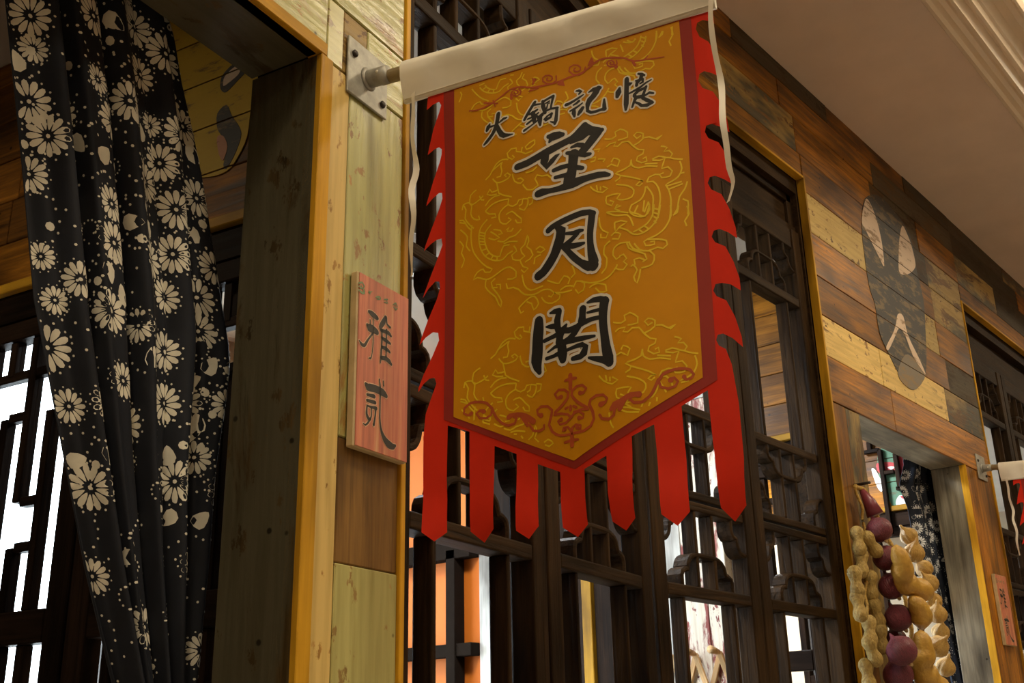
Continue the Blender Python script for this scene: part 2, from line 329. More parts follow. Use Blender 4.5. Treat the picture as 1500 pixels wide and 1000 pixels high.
# ------------------------------------------------------------------ drawn shapes (outlines in wall or cloth coordinates, tenths of a millimetre or millimetres)
G = {
'wang': [[(2757,6789,55),(2823,6774,110),(2900,6773,88),(2938,6766,55)],[(2800,6759,77),(2765,6714,28)],[(2321,6505,83),(2457,6516,88),(2604,6556,88),(2750,6596,99),(2905,6638,88),(3059,6679,87),(3160,6747,98),(3223,6816,76)],[(2704,6554,99),(2690,6470,109),(2720,6395,76),(2788,6452,65),(2845,6501,44),(2884,6517,13)],[(3221,6795,98),(3298,6715,119),(3392,6686,97),(3434,6689,54)],[(3391,6675,97),(3313,6601,108),(3234,6516,97),(3168,6460,97)],[(3043,6563,27),(3120,6578,54),(3183,6553,65)],[(3234,6724,130),(3167,6679,120),(3090,6647,65),(3035,6620,22)],[(2987,6503,43),(3114,6465,65),(3218,6412,59),(3277,6410,37)],[(3071,6466,129),(3056,6362,118),(3040,6258,117),(3004,6160,149),(2969,6095,106)],[(2805,6321,49),(2892,6333,59),(2979,6335,54),(3063,6295,64),(3173,6252,48)],[(2823,6223,43),(2909,6220,48),(2995,6217,64)],[(2587,6072,91),(2642,6078,97),(2730,6070,64),(2881,6066,74),(3043,6085,116),(3203,6104,84),(3361,6107,79),(3443,6094,68),(3499,6072,42)]],
'yue': [[(2701,5567,68),(2755,5599,68),(2872,5631,73),(3011,5657,73),(3149,5672,73),(3238,5659,67),(3287,5630,67)],[(2823,5575,68),(2868,5530,123),(2852,5432,123),(2814,5340,122),(2764,5240,111),(2691,5146,111),(2607,5065,105),(2542,5036,105)],[(3270,5628,83),(3254,5520,83),(3236,5391,75),(3234,5258,76),(3245,5135,98),(3267,5031,118),(3258,4967,97)],[(2882,5323,67),(2947,5240,66),(3022,5144,77),(3107,5058,76),(3204,4991,118),(3270,4986,107)],[(2934,5468,33),(3024,5450,50),(3104,5458,50),(3143,5454,33)],[(3080,5430,44),(2998,5373,55),(2928,5334,66)],[(2904,5318,66),(3017,5290,66),(3096,5287,55),(3152,5290,33)]],
'ge': [[(2523,4493,110),(2514,4391,132),(2497,4267,137),(2486,4131,142),(2470,4020,141),(2480,3939,101),(2502,3884,56)],[(2679,4548,23),(2734,4554,58),(2795,4547,69)],[(2800,4540,63),(2766,4443,80),(2768,4350,80),(2796,4276,91)],[(2618,4398,17),(2679,4386,57),(2751,4377,68)],[(2588,4237,46),(2674,4255,45),(2771,4275,57)],[(3104,4498,85),(3094,4420,79),(3085,4354,101)],[(3166,4559,23),(3237,4572,57),(3319,4566,68),(3387,4528,90)],[(3375,4531,107),(3351,4411,101),(3344,4277,94),(3353,4141,94),(3363,4006,104),(3383,3870,119),(3392,3814,97)],[(3392,3825,97),(3315,3861,76),(3224,3889,55),(3151,3914,27)],[(3160,4440,25),(3231,4442,34),(3312,4442,39)],[(3011,4301,56),(3108,4337,62),(3202,4352,50),(3307,4352,45)],[(2883,4361,28),(2846,4323,68),(2795,4253,91),(2779,4177,90)],[(2821,4305,68),(2916,4286,68),(3011,4301,68)],[(3035,4307,79),(2985,4238,67),(2911,4185,67),(2838,4154,79),(2717,4132,34),(2625,4093,17)],[(2839,4165,67),(2981,4159,61),(3122,4154,50),(3232,4149,28)],[(2604,4023,39),(2689,4030,39),(2786,4051,56)],[(2813,4113,112),(2815,4023,123),(2818,3966,89)],[(2834,4053,34),(2954,4075,39),(3072,4085,55),(3117,4054,66),(3090,3981,88),(3042,3951,66),(2948,3947,50)]],
'huo': [[(2062,7336,54),(2054,7277,54),(2039,7200,54),(2017,7139,54),(1982,7082,47),(1932,7030,44),(1876,6986,40),(1848,6968,24)],[(2045,7157,54),(2077,7080,60),(2110,7022,67),(2150,6990,60),(2204,6980,37),(2271,6969,13)],[(2183,7239,20),(2136,7237,34),(2080,7207,20)],[(1936,7233,17),(1915,7198,61),(1893,7157,41)],[(1942,7190,27),(2011,7188,17)]],
'guo': [[(2581,7329,38),(2526,7255,38),(2478,7186,38),(2438,7122,34)],[(2580,7291,27),(2655,7278,19)],[(2615,7210,23),(2554,7184,38),(2500,7178,23)],[(2554,7184,53),(2567,7119,60),(2572,7056,45)],[(2629,7160,19),(2575,7132,26),(2483,7115,19)],[(2612,7120,23),(2551,7086,26),(2474,7049,26)],[(2688,7133,30),(2626,7092,38)],[(2656,7090,45),(2647,7032,53),(2652,6978,26)],[(2433,6967,30),(2510,7000,19),(2602,7047,19),(2687,7111,23)],[(2687,7310,30),(2692,7239,53),(2711,7164,45),(2718,7131,38)],[(2694,7300,30),(2762,7323,27),(2830,7339,34)],[(2830,7332,34),(2813,7268,26),(2799,7204,23),(2794,7168,23)],[(2730,7265,19),(2783,7286,15),(2775,7250,11)],[(2760,7263,11),(2738,7186,19)],[(2734,7157,23),(2794,7168,23),(2883,7154,30)],[(2875,7153,37),(2868,7068,37),(2857,6981,45),(2844,6940,30)],[(2787,6988,11),(2845,6955,30)],[(2806,7103,19),(2746,7077,22),(2707,7044,22)],[(2806,7095,30),(2789,7048,30),(2729,7029,37)]],
'ji': [[(3130,7316,13),(3162,7312,33),(3192,7289,39),(3166,7264,20)],[(2995,7162,39),(3027,7165,36),(3098,7187,29),(3163,7212,26),(3219,7237,13)],[(3089,7131,16),(3128,7145,26),(3161,7167,29)],[(3045,7060,19),(3100,7075,26),(3151,7097,23),(3204,7126,13)],[(3093,7070,39),(3091,7019,52),(3098,6970,26)],[(3207,7060,39),(3173,7018,52),(3146,6981,26)],[(3292,7249,13),(3350,7269,45),(3400,7272,39),(3438,7266,39)],[(3413,7267,65),(3379,7220,78),(3345,7178,71),(3299,7141,71),(3271,7091,58),(3266,7040,39),(3267,7001,32)],[(3261,7003,32),(3309,6964,35),(3371,6960,32),(3434,6966,32),(3483,6963,45)],[(3477,6965,51),(3478,7030,41),(3481,7094,19)]],
'yi': [[(3777,7274,51),(3773,7209,55),(3764,7115,54),(3758,7029,58),(3750,6943,58),(3742,6872,29)],[(3807,7197,44),(3835,7202,15)],[(3680,7181,29),(3664,7134,73),(3646,7081,44)],[(3778,7070,14),(3849,7087,25),(3940,7115,22),(4011,7150,20),(4077,7167,11)],[(3925,7298,22),(3965,7277,36),(3998,7254,22)],[(3964,7262,44),(3947,7216,43),(3917,7189,29)],[(3885,7215,15),(3974,7214,22)],[(3904,7194,36),(3894,7153,36)],[(3974,7207,29),(3971,7171,29),(3936,7160,14)],[(4015,7104,14),(3972,7082,29),(3910,7074,36),(3859,7039,36)],[(4008,7099,29),(3983,7041,29),(3959,6991,36)],[(3858,7025,43),(3877,6996,43),(3959,6984,43),(4000,6992,21),(4042,7007,29),(4088,6984,21)],[(3877,6996,43),(3846,6941,29),(3822,6883,21)],[(3860,6936,21),(3899,6909,29),(3937,6867,36),(4004,6852,43),(4073,6866,28)],[(3957,6962,36),(4009,6916,43),(4060,6877,35)]],
'ya': [[(-9765,5104,44),(-9714,5099,77),(-9627,5083,77),(-9583,5075,55)],[(-9792,4920,43),(-9757,4898,108),(-9654,4898,98),(-9585,4886,76)],[(-9736,5004,20),(-9733,4938,22)],[(-9673,5035,20),(-9663,4763,19),(-9671,4631,17),(-9692,4527,17),(-9708,4501,27),(-9742,4496,16)],[(-9670,4849,27),(-9768,4731,32),(-9840,4634,48),(-9906,4635,42),(-9949,4665,16)],[(-9417,5152,33),(-9451,5074,78),(-9518,4974,66),(-9499,4935,44)],[(-9399,5147,45),(-9379,5063,33),(-9307,5041,34)],[(-9482,4941,33),(-9481,4797,33),(-9490,4641,33),(-9503,4506,22)],[(-9482,4941,44),(-9340,4952,56),(-9285,4924,33)],[(-9479,4842,44),(-9372,4830,55),(-9300,4819,33)],[(-9475,4722,44),(-9369,4721,55),(-9306,4700,33)],[(-9487,4576,54),(-9400,4590,60),(-9311,4572,66),(-9266,4546,33)],[(-9386,4982,33),(-9384,4617,27)]],
'er': [[(-9795,4146,49),(-9755,4119,97),(-9599,4136,98),(-9438,4128,99),(-9367,4103,62)],[(-9514,4283,19),(-9496,4176,31),(-9493,3965,27),(-9491,3781,30),(-9463,3654,42),(-9400,3558,72),(-9298,3496,103),(-9196,3487,73),(-9156,3508,37)],[(-9433,4280,19),(-9425,4220,25)],[(-9761,4020,36),(-9615,4033,55)],[(-9758,3948,42),(-9593,3959,49)],[(-9756,3887,24),(-9761,3777,42),(-9721,3727,48),(-9682,3724,24)],[(-9736,3880,24),(-9570,3891,49)],[(-9580,3894,36),(-9587,3795,30),(-9612,3668,36)],[(-9668,3873,22),(-9668,3764,26),(-9737,3663,30),(-9784,3628,24),(-9823,3643,14)]],
'green': [[(-9981,5415,27),(-9912,5449,27),(-9868,5409,27),(-9895,5372,18),(-9951,5361,23),(-9980,5379,18)],[(-9978,5324,27),(-9921,5307,36),(-9865,5318,27),(-9867,5372,18)],[(-9939,5402,14),(-9879,5331,18)],[(-9767,5379,28),(-9752,5357,28)],[(-9788,5358,14),(-9710,5395,14)],[(-9621,5346,20),(-9550,5390,28),(-9577,5342,19)],[(-9606,5323,13),(-9519,5362,17),(-9542,5383,17)],[(-9446,5378,19),(-9372,5404,21)],[(-9437,5343,19),(-9363,5354,17),(-9401,5384,13)],[(-9250,5369,13),(-9190,5418,24),(-9158,5381,24)],[(-9241,5343,13),(-9187,5323,27),(-9157,5352,19)],[(-9204,5394,15),(-9199,5319,15)]],
'red': [[(4204,3519,38),(4227,3482,18),(4280,3492,15),(4309,3526,18),(4274,3583,18),(4172,3615,21),(4066,3609,21),(3971,3574,23),(3927,3516,26),(3948,3448,18),(4025,3415,18),(4106,3433,18),(4135,3479,18),(4100,3525,18),(4059,3506,51)],[(3928,3529,26),(3882,3446,23),(3822,3365,23),(3738,3315,21),(3644,3324,23),(3599,3364,26),(3636,3410,32),(3704,3405,58)],[(3704,3412,39),(3609,3415,45),(3511,3366,58),(3426,3328,78),(3382,3295,39)],[(3524,3364,52),(3478,3280,39)],[(3425,3315,18),(3406,3226,21),(3349,3190,23),(3266,3209,23),(3241,3253,23)],[(3261,3368,52),(3318,3385,21),(3341,3421,18),(3295,3469,18),(3211,3476,19),(3139,3442,19),(3122,3391,24),(3160,3305,24),(3169,3225,21),(3124,3153,21),(3037,3114,18),(2923,3112,18)],[(2903,3767,41),(2896,3618,34)],[(2835,3718,19),(2901,3726,33),(2973,3720,19)],[(3015,3543,40),(3058,3536,19),(3096,3577,21),(3048,3625,19),(2976,3624,19),(2917,3587,22),(2907,3535,21),(2982,3441,24),(3092,3363,24)],[(2770,3545,40),(2718,3540,19),(2691,3592,22),(2744,3631,19),(2816,3618,19),(2866,3576,22),(2856,3517,21),(2780,3448,24),(2683,3383,24)],[(2498,3386,49),(2455,3407,19),(2449,3455,19),(2502,3488,19),(2590,3473,19),(2647,3416,22),(2630,3351,24),(2597,3262,21),(2638,3175,21),(2737,3114,18),(2866,3107,18)],[(2988,3267,40),(3037,3259,16),(3046,3297,16),(2991,3340,16),(2926,3330,16),(2889,3289,19),(2815,3241,16),(2742,3239,16),(2715,3277,16),(2759,3290,40)],[(2889,3289,19),(2847,3330,16),(2762,3357,16),(2674,3358,16)],[(2927,3343,16),(3021,3355,16),(3105,3341,16)],[(2955,3166,31),(3003,3139,16),(3005,3178,16),(2942,3201,16),(2898,3175,16),(2888,3110,18)],[(2804,3170,32),(2768,3162,16),(2784,3193,16),(2841,3190,16),(2875,3152,16),(2888,3110,18)],[(2888,3124,34),(2882,2980,39)],[(2791,3026,16),(2884,3038,26),(2962,3033,16)],[(2887,3417,21),(2886,3377,27)],[(2822,3401,19),(2851,3410,16)],[(2958,3392,19),(2923,3411,16)],[(1583,3563,37),(1541,3545,17),(1486,3578,17),(1493,3639,17),(1570,3687,20),(1681,3687,20),(1790,3651,22),(1856,3579,24),(1842,3508,17),(1773,3477,17),(1692,3490,17),(1651,3551,17),(1693,3581,17),(1747,3560,44)],[(1856,3566,24),(1908,3461,22),(1974,3391,21),(2066,3346,21),(2145,3358,21),(2173,3407,24),(2121,3451,24),(2068,3441,48)],[(2082,3457,36),(2187,3452,42),(2291,3411,59),(2393,3336,59)],[(2265,3404,53),(2314,3301,23)],[(2340,3309,16),(2389,3231,19),(2466,3213,21),(2531,3232,21),(2532,3267,19)]],
'redtop': [[(1626,7536,18),(1760,7504,20),(1958,7526,19),(2112,7584,19),(2222,7635,22),(2372,7627,21),(2539,7560,21),(2706,7535,21),(2872,7522,21),(3036,7540,21),(3199,7547,21),(3301,7585,21),(3444,7651,21),(3601,7627,21),(3754,7572,20),(3883,7485,20),(4015,7458,16),(4256,7413,10)],[(2355,7606,17),(2386,7555,17),(2372,7516,17),(2324,7509,17),(2274,7533,17),(2247,7572,17),(2256,7602,17),(2288,7609,17),(2324,7593,17),(2343,7567,17),(2338,7548,17),(2318,7543,17),(2298,7553,17),(2289,7566,17),(2293,7574,17)],[(2872,7618,17),(2873,7552,17),(2818,7525,17),(2744,7546,17),(2692,7599,17),(2687,7650,17),(2724,7672,17),(2778,7659,17),(2816,7624,17),(2820,7589,17),(2797,7574,17),(2765,7582,17),(2744,7602,17),(2742,7619,17),(2755,7625,17)],[(3261,7612,17),(3243,7547,17),(3172,7530,17),(3092,7566,17),(3046,7628,17),(3055,7680,17),(3106,7695,17),(3164,7672,17),(3197,7629,17),(3193,7594,17),(3161,7583,17),(3126,7597,17),(3108,7621,17),(3111,7639,17),(3127,7642,17)],[(3664,7567,16),(3670,7519,16),(3636,7496,16),(3586,7507,16),(3548,7541,16),(3541,7578,16),(3564,7597,16),(3600,7591,16),(3627,7567,16),(3633,7543,16),(3619,7530,16),(3597,7534,16),(3582,7547,16),(3580,7559,16),(3588,7564,16)],[(2551,7599,17),(2575,7666,51),(2544,7688,17)],[(2912,7498,50),(2972,7466,63),(2953,7515,21)],[(3303,7627,21),(3345,7655,71),(3347,7707,21)],[(2241,7563,21),(2250,7495,34)],[(3634,7521,20),(3655,7482,45)],[(3864,7491,20),(3889,7431,36)],[(2622,7521,17),(2496,7521,17)],[(1849,7573,22),(2045,7498,17)],[(4015,7458,16),(4056,7495,12)],[(1981,7562,17),(2012,7465,13)]],
'dragon': [[(2570,6803),(2568,6748),(2510,6709),(2454,6705),(2441,6744),(2499,6783),(2570,6803)],[(2399,6757),(2382,6691),(2438,6653),(2537,6666)],[(2382,6691),(2312,6719),(2313,6768),(2242,6776),(2183,6736),(2196,6676),(2252,6631),(2282,6650),(2254,6687)],[(2196,6648),(2110,6673),(2022,6642),(1962,6574),(1918,6517),(1851,6479)],[(2094,6635),(2021,6600),(1948,6565)],[(2109,6645),(2086,6595),(2099,6521),(2076,6457),(2018,6460)],[(1960,6462),(2017,6390),(2103,6379),(2189,6397),(2219,6430),(2177,6470),(2133,6455),(2161,6426)],[(2017,6390),(2030,6316),(2043,6243),(2099,6200),(2225,6137)],[(2029,6288),(1942,6285),(1914,6334),(1870,6277),(1927,6247),(2014,6237)],[(1838,6132),(1897,6186),(1985,6217),(2056,6211)],[(1837,6063),(1939,6119),(2055,6136),(2183,6122)],[(1710,6391),(1621,6346),(1605,6237),(1649,6211),(1767,6249),(1811,6279)],[(1753,6295),(1782,6231),(1825,6219)],[(1486,6185),(1501,6251),(1590,6255),(1634,6201),(1618,6094),(1662,6012),(1749,5976),(1735,6035)],[(1501,6251),(1545,6169),(1529,6061),(1602,5945),(1660,5888)],[(1440,6057),(1500,6041),(1573,5925),(1631,5868)],[(1837,6063),(1894,6006),(1980,5984),(1993,5939),(1922,5944)],[(2181,6053),(2095,6022),(2037,5955),(2049,5856),(2133,5807),(2204,5843),(2163,5881)],[(2135,5929),(2221,5947),(2289,5875),(2343,5820),(2342,5766),(2286,5781),(2260,5828)],[(2183,6122),(2167,6057),(2236,6011),(2293,6023),(2322,6070),(2378,6068),(2362,6004),(2320,5988)],[(2378,6068),(2447,6049),(2431,5959),(2388,5916),(2319,5961)],[(2448,6063),(2517,6044),(2501,5980),(2459,5965)],[(2247,6436),(2273,6331),(2356,6280),(2399,6309),(2358,6349),(2316,6347)],[(2384,6258),(2437,6175),(2520,6152),(2590,6187),(2552,6280),(2581,6326),(2649,6293)],[(2649,6293),(2718,6287),(2771,6231)],[(2430,6397),(2528,6397),(2585,6436)],[(1631,5938),(1615,5776),(1642,5592),(1741,5433),(1840,5329),(1910,5286),(1881,5253),(1810,5269),(1783,5316),(1696,5296),(1638,5216),(1696,5229),(1823,5173),(1908,5180),(1993,5213),(2078,5246),(2161,5246),(2242,5168),(2240,5103),(2185,5090),(2116,5106)],[(1864,5946),(1762,5862),(1731,5733),(1758,5577),(1842,5449),(1968,5378),(2066,5368),(2137,5417),(2208,5440)],[(1920,5862),(1833,5789),(1817,5671),(1857,5539),(1927,5455),(2025,5418),(2055,5490),(2084,5537),(2168,5529)],[(1904,5771),(1975,5712),(2030,5658),(1959,5649),(1874,5697)],[(2001,5625),(2085,5590),(2170,5622),(2254,5628),(2339,5687)],[(2085,5563),(2169,5569),(2280,5541)],[(1948,5787),(2046,5748),(2074,5701),(2017,5702)],[(2131,5727),(2174,5756),(2144,5710),(2200,5695),(2229,5728)],[(2223,5502),(2263,5426),(2192,5390),(2205,5334),(2301,5298),(2370,5334),(2331,5383),(2318,5439),(2375,5478),(2419,5586),(2430,5504),(2401,5445),(2454,5392),(2479,5321),(2437,5279),(2368,5256)],[(1823,5173),(1807,5084),(1876,4990),(1945,4923),(1985,4823),(2012,4779),(2027,4840),(1974,4955),(1906,5049),(1893,5118),(1950,5157)],[(1906,5049),(1975,5033),(1962,5076),(2018,5063),(2016,4998)],[(2301,5298),(2339,5210),(2406,5169),(2351,5130),(2311,5178)],[(2323,5110),(2346,4975),(2425,4893),(2532,4895),(2599,4905)],[(2101,5057),(2113,4989),(2196,4983),(2263,4942),(2343,4860),(2477,4830),(2598,4854),(2690,4834),(2740,4784),(2699,4743),(2661,4764)],[(2568,4772),(2618,4698),(2709,4665),(2802,4695),(2817,4742),(2740,4784),(2857,4758),(2974,4757)],[(2257,4713),(2312,4752),(2395,4798),(2476,4805),(2526,4705),(2457,4644),(2433,4726),(2367,4765)],[(2257,4713),(2282,4644),(2323,4660)],[(2522,5376),(2577,5401),(2642,5346),(2587,5320),(2534,5346)],[(2489,5201),(2505,5275),(2586,5295)],[(2654,4956),(2732,4913),(2810,4882),(2878,4955),(2954,4900),(2926,4843)],[(2819,4792),(2899,4824),(2989,4804)],[(2987,5057),(3021,4948),(2968,4909)],[(1454,5928),(1557,5805),(1541,5685),(1599,5603)],[(1439,5779),(1497,5696),(1467,5608),(1510,5515),(1466,5417)],[(1440,6029),(1529,5992)],[(1735,5814),(1821,5772)],[(1734,5773),(1820,5735)],[(1734,5733),(1820,5699)],[(1733,5692),(1819,5662)],[(1733,5651),(1819,5626)],[(1772,5560),(1851,5568)],[(1821,5481),(1885,5505)],[(1898,5415),(1934,5453)],[(1982,5375),(1990,5426)],[(3460,6562),(3550,6534),(3603,6558),(3594,6616),(3660,6636),(3746,6568),(3742,6502),(3677,6495),(3626,6498)],[(3480,6448),(3520,6476),(3599,6479),(3570,6434),(3621,6418),(3675,6456),(3751,6446),(3798,6378),(3869,6303),(3931,6284),(3915,6236),(3851,6216),(3835,6168),(3895,6124),(3958,6131),(3950,6186),(3911,6172)],[(3810,6374),(3875,6394),(3928,6431),(3933,6496),(3859,6533),(3819,6505),(3854,6454),(3906,6478)],[(3942,6440),(4004,6434),(4076,6386),(4153,6415),(4087,6369)],[(4130,6277),(4202,6242),(4162,6201),(4223,6196),(4256,6147),(4228,6103),(4275,6077),(4370,6048)],[(4021,6139),(4097,6156),(4180,6118),(4228,6103)],[(4020,6126),(4105,6101),(4167,6109),(4138,6039),(4122,5992),(4196,5996),(4240,5932),(4211,5876),(4114,5879),(4092,5923),(4142,5935)],[(4333,6034),(4350,5939),(4306,5849),(4230,5807),(4155,5777),(4186,5705),(4201,5574),(4183,5416),(4172,5356)],[(4166,5761),(4337,5777)],[(4187,5717),(4347,5748)],[(4333,5880),(4417,5881)],[(4410,5794),(4365,5680),(4299,5598),(4264,5457),(4223,5393)],[(4332,5563),(4388,5523),(4375,5364)],[(3774,6199),(3781,6118),(3854,6070),(3954,6067),(4076,6032)],[(3931,6100),(4078,6070)],[(3477,6180),(3531,6204),(3605,6156),(3635,6227),(3561,6276),(3532,6231)],[(3773,6186),(3756,6125),(3652,6090),(3574,6072),(3636,6028),(3621,5993),(3568,5969)],[(3636,6028),(3722,5991),(3845,5930),(3904,5887),(3854,5888),(3815,5860),(3851,5837),(3890,5865)],[(3940,5864),(3969,5920),(4044,5937),(4092,5923)],[(3940,5864),(4014,5856),(4069,5763),(4083,5632),(4062,5511),(4042,5390)],[(3924,5816),(3906,5732),(3851,5657),(3749,5621),(3721,5564),(3766,5489),(3886,5444),(3953,5515),(3947,5605)],[(3936,5813),(4001,5680),(3991,5530),(3983,5419)],[(3900,5644),(3878,5509)],[(3948,5618),(3890,5494)],[(3823,5601),(3780,5523)],[(3579,5927),(3715,5875),(3786,5803),(3756,5722),(3654,5711),(3580,5744),(3622,5797),(3533,5809),(3456,5804),(3451,5714),(3512,5672),(3541,5716),(3491,5742)],[(3561,5633),(3625,5641),(3576,5667),(3548,5623),(3609,5581)],[(3259,5990),(3307,5924),(3408,5869),(3475,5903),(3413,5947)],[(3337,5982),(3346,5913)],[(3387,5954),(3384,5902)],[(3322,6455),(3401,6444),(3373,6412)],[(3264,6350),(3343,6354),(3328,6304),(3275,6306)],[(3368,6319),(3458,6293),(3430,6261)],[(4190,5518),(4187,5394),(4117,5263),(4015,5190),(3916,5165),(3866,5140),(3886,5086),(3983,5086),(3986,5123),(3938,5122)],[(3915,5153),(4012,5141),(4117,5102),(4125,5051),(4074,5014),(4016,5041),(3906,5019),(3811,5055),(3755,5143)],[(4077,5549),(4043,5407),(3962,5303),(3848,5245),(3751,5257),(3680,5325),(3596,5372)],[(4006,5568),(3985,5448),(3917,5352),(3815,5303),(3752,5282)],[(3445,5604),(3555,5536),(3692,5512),(3727,5465),(3757,5356)],[(3445,5604),(3571,5583),(3706,5534)],[(3719,5544),(3816,5493),(3899,5445),(3957,5582)],[(3538,5451),(3614,5457),(3687,5425),(3597,5385),(3543,5335),(3538,5451)],[(3353,5563),(3360,5459),(3394,5386),(3455,5345),(3427,5288),(3364,5304),(3367,5354)],[(3491,5297),(3530,5326),(3604,5294),(3575,5238),(3501,5257)],[(3708,5167),(3597,5182),(3519,5139),(3502,5055),(3536,4997),(3587,5022)],[(3670,5164),(3691,5097),(3785,5036),(3868,4991),(3887,4925),(3837,4900)],[(3695,5170),(3739,5085),(3834,5037),(3930,5013),(3974,4953),(3943,4851),(3820,4831)],[(3575,5025),(3625,5038),(3659,4980),(3620,4952),(3660,4906),(3614,4855),(3529,4887),(3544,4933)],[(3751,4884),(3743,4948),(3804,4957),(3863,4919)],[(3701,4871),(3727,4890),(3771,4818),(3729,4742),(3760,4662),(3789,4728),(3808,4822)],[(3543,4921),(3463,4828),(3348,4781),(3197,4790),(3097,4838)],[(3475,5238),(3409,5191),(3391,5095),(3425,5036),(3406,4916),(3353,4866)],[(2992,4787),(3034,4852),(3134,4805),(3117,4721),(3052,4698),(3016,4756)],[(3194,4729),(3271,4761),(3395,4720),(3403,4645),(3316,4652),(3269,4712)],[(4372,5469),(4387,5366),(4334,5293),(4352,5227)],[(4279,5495),(4260,5412),(4210,5388)],[(4002,5519),(4067,5489)],[(3999,5469),(4051,5436)],[(3995,5420),(4035,5384)],[(3992,5370),(4019,5332)],[(3879,5331),(3925,5288)],[(3815,5303),(3861,5254)]],
'outline': [(992,8032),(972,7883),(962,7774),(1057,7824),(1153,7834),(1184,7772),(1153,7681),(1059,7468),(986,7239),(955,7128),(1060,7177),(1133,7184),(1174,7142),(1170,7074),(1133,6967),(1030,6732),(938,6476),(923,6413),(1021,6492),(1118,6542),(1164,6530),(1171,6451),(1119,6312),(998,6060),(911,5856),(896,5794),(993,5864),(1084,5901),(1155,5897),(1171,5810),(1105,5659),(995,5419),(906,5212),(886,5153),(966,5262),(1066,5339),(1126,5325),(1140,5232),(1086,5082),(968,4848),(875,4619),(857,4544),(940,4624),(1043,4673),(1117,4650),(1132,4551),(1040,4360),(923,4149),(856,3990),(857,3939),(924,4029),(1002,4084),(1080,4087),(1104,4006),(1032,3824),(966,3651),(943,3372),(953,2742),(966,2247),(1108,2135),(1256,2228),(1254,2811),(1265,3467),(1548,3354),(1543,2774),(1538,2211),(1701,2074),(1851,2203),(1852,2733),(1868,3143),(2150,3008),(2145,2591),(2156,2144),(2310,2040),(2436,2164),(2420,2531),(2422,2852),(2702,2724),(2698,2421),(2705,2122),(2856,2013),(2992,2127),(2996,2434),(3007,2708),(3284,2808),(3281,2423),(3297,2117),(3447,2005),(3583,2109),(3575,2508),(3587,2971),(3842,3062),(3858,2568),(3875,2111),(4027,1982),(4160,2113),(4156,2671),(4149,3212),(4437,3338),(4450,2725),(4464,2124),(4581,1980),(4723,2116),(4750,2587),(4746,3089),(4746,3151),(4707,3578),(4658,3751),(4589,3801),(4565,3866),(4585,3922),(4644,3925),(4740,3854),(4838,3738),(4835,3850),(4784,4085),(4707,4285),(4608,4353),(4577,4422),(4606,4493),(4674,4493),(4767,4456),(4869,4364),(4868,4503),(4820,4709),(4748,4900),(4641,4975),(4609,5047),(4638,5112),(4700,5120),(4793,5056),(4882,4962),(4879,5090),(4832,5320),(4759,5520),(4650,5608),(4619,5692),(4648,5759),(4710,5758),(4805,5689),(4910,5585),(4909,5734),(4861,5966),(4784,6150),(4673,6236),(4641,6323),(4663,6394),(4727,6400),(4816,6337),(4917,6237),(4908,6394),(4858,6619),(4778,6795),(4664,6878),(4624,6981),(4647,7063),(4706,7079),(4797,7020),(4901,6922),(4891,7077),(4845,7282),(4793,7429),(4695,7530),(4663,7643),(4686,7719),(4753,7730),(4839,7679),(4884,7634),(4883,7811)],
'field': [(1394,7928),(4476,7817),(4398,3480),(2892,2813),(1346,3556)],
'border': [(1227,7943),(4619,7810),(4548,3431),(2896,2723),(1214,3544)],
'flowers': [(-1357,788,21.1),(-1293,704,19.0),(-1323,605,17.8),(-1242,710,19.7),(-1177,660,22.3),(-1268,585,17.1),(-1226,604,17.7),(-1142,803,24.2),(-1140,736,21.2),(-1142,863,22.3),(-1200,803,18.7),(-1077,681,21.5),(-1049,589,19.6),(-1157,562,19.5),(-1297,514,13.5),(-1262,491,17.6),(-1277,467,13.4),(-1123,525,18.3),(-1160,472,17.4),(-1059,500,21.4),(-1284,832,20.3),(-1215,865,21.4),(-1347,750,14.6),(-1265,752,14.1),(-1020,546,14.0),(-1167,742,13.0),(-1221,414,18.6),(-1182,397,17.8),(-1111,392,21.5),(-1241,355,15.7),(-1216,360,17.1),(-1023,408,18.4),(-1054,335,18.7),(-1147,314,13.6),(-1171,236,18.5),(-1135,240,15.2),(-1108,250,11.6),(-1181,179,16.1),(-1065,200,19.5),(-1102,196,10.6),(-1022,209,11.2),(-1119,128,18.2),(-1093,143,14.9),(-1034,108,17.1),(-1151,92,15.7),(-1023,161,8.6)],
'drops': [(-1311,775,9.5),(-1257,785,9.9),(-1358,733,9.0),(-1340,659,8.8),(-1192,719,10.0),(-1271,667,9.3),(-1090,745,10.7),(-1243,661,9.4),(-1186,596,9.5),(-1167,599,9.6),(-1081,627,10.2),(-1050,632,10.4),(-1215,518,9.0),(-1197,499,9.0),(-1246,461,8.6),(-1311,548,8.6),(-1248,842,10.2),(-1145,434,9.1),(-1040,456,9.8),(-1064,433,9.5),(-1053,379,9.4),(-1060,364,9.3),(-1222,299,8.1),(-1201,303,8.2),(-1093,329,8.9),(-1204,233,7.9),(-1085,255,8.7),(-1041,260,8.9),(-1150,201,8.1),(-1129,208,8.2),(-1165,127,7.7),(-1054,141,8.4)],
'cL': [(-1380,789),(-1353,689),(-1329,598),(-1296,464),(-1246,331),(-1191,185),(-1139,68)],
'cR': [(-1124,922),(-1111,897),(-1084,816),(-1056,726),(-1022,570),(-1001,481),(-1007,405),(-1017,315),(-1018,206),(-1027,72)],
'c2L': [(1813,853),(1738,765),(1793,693),(1793,556),(1849,445),(1912,306),(1954,148)],
'c2R': [(2024,865),(2019,746),(2015,539),(2011,401),(2011,272),(2025,149)],
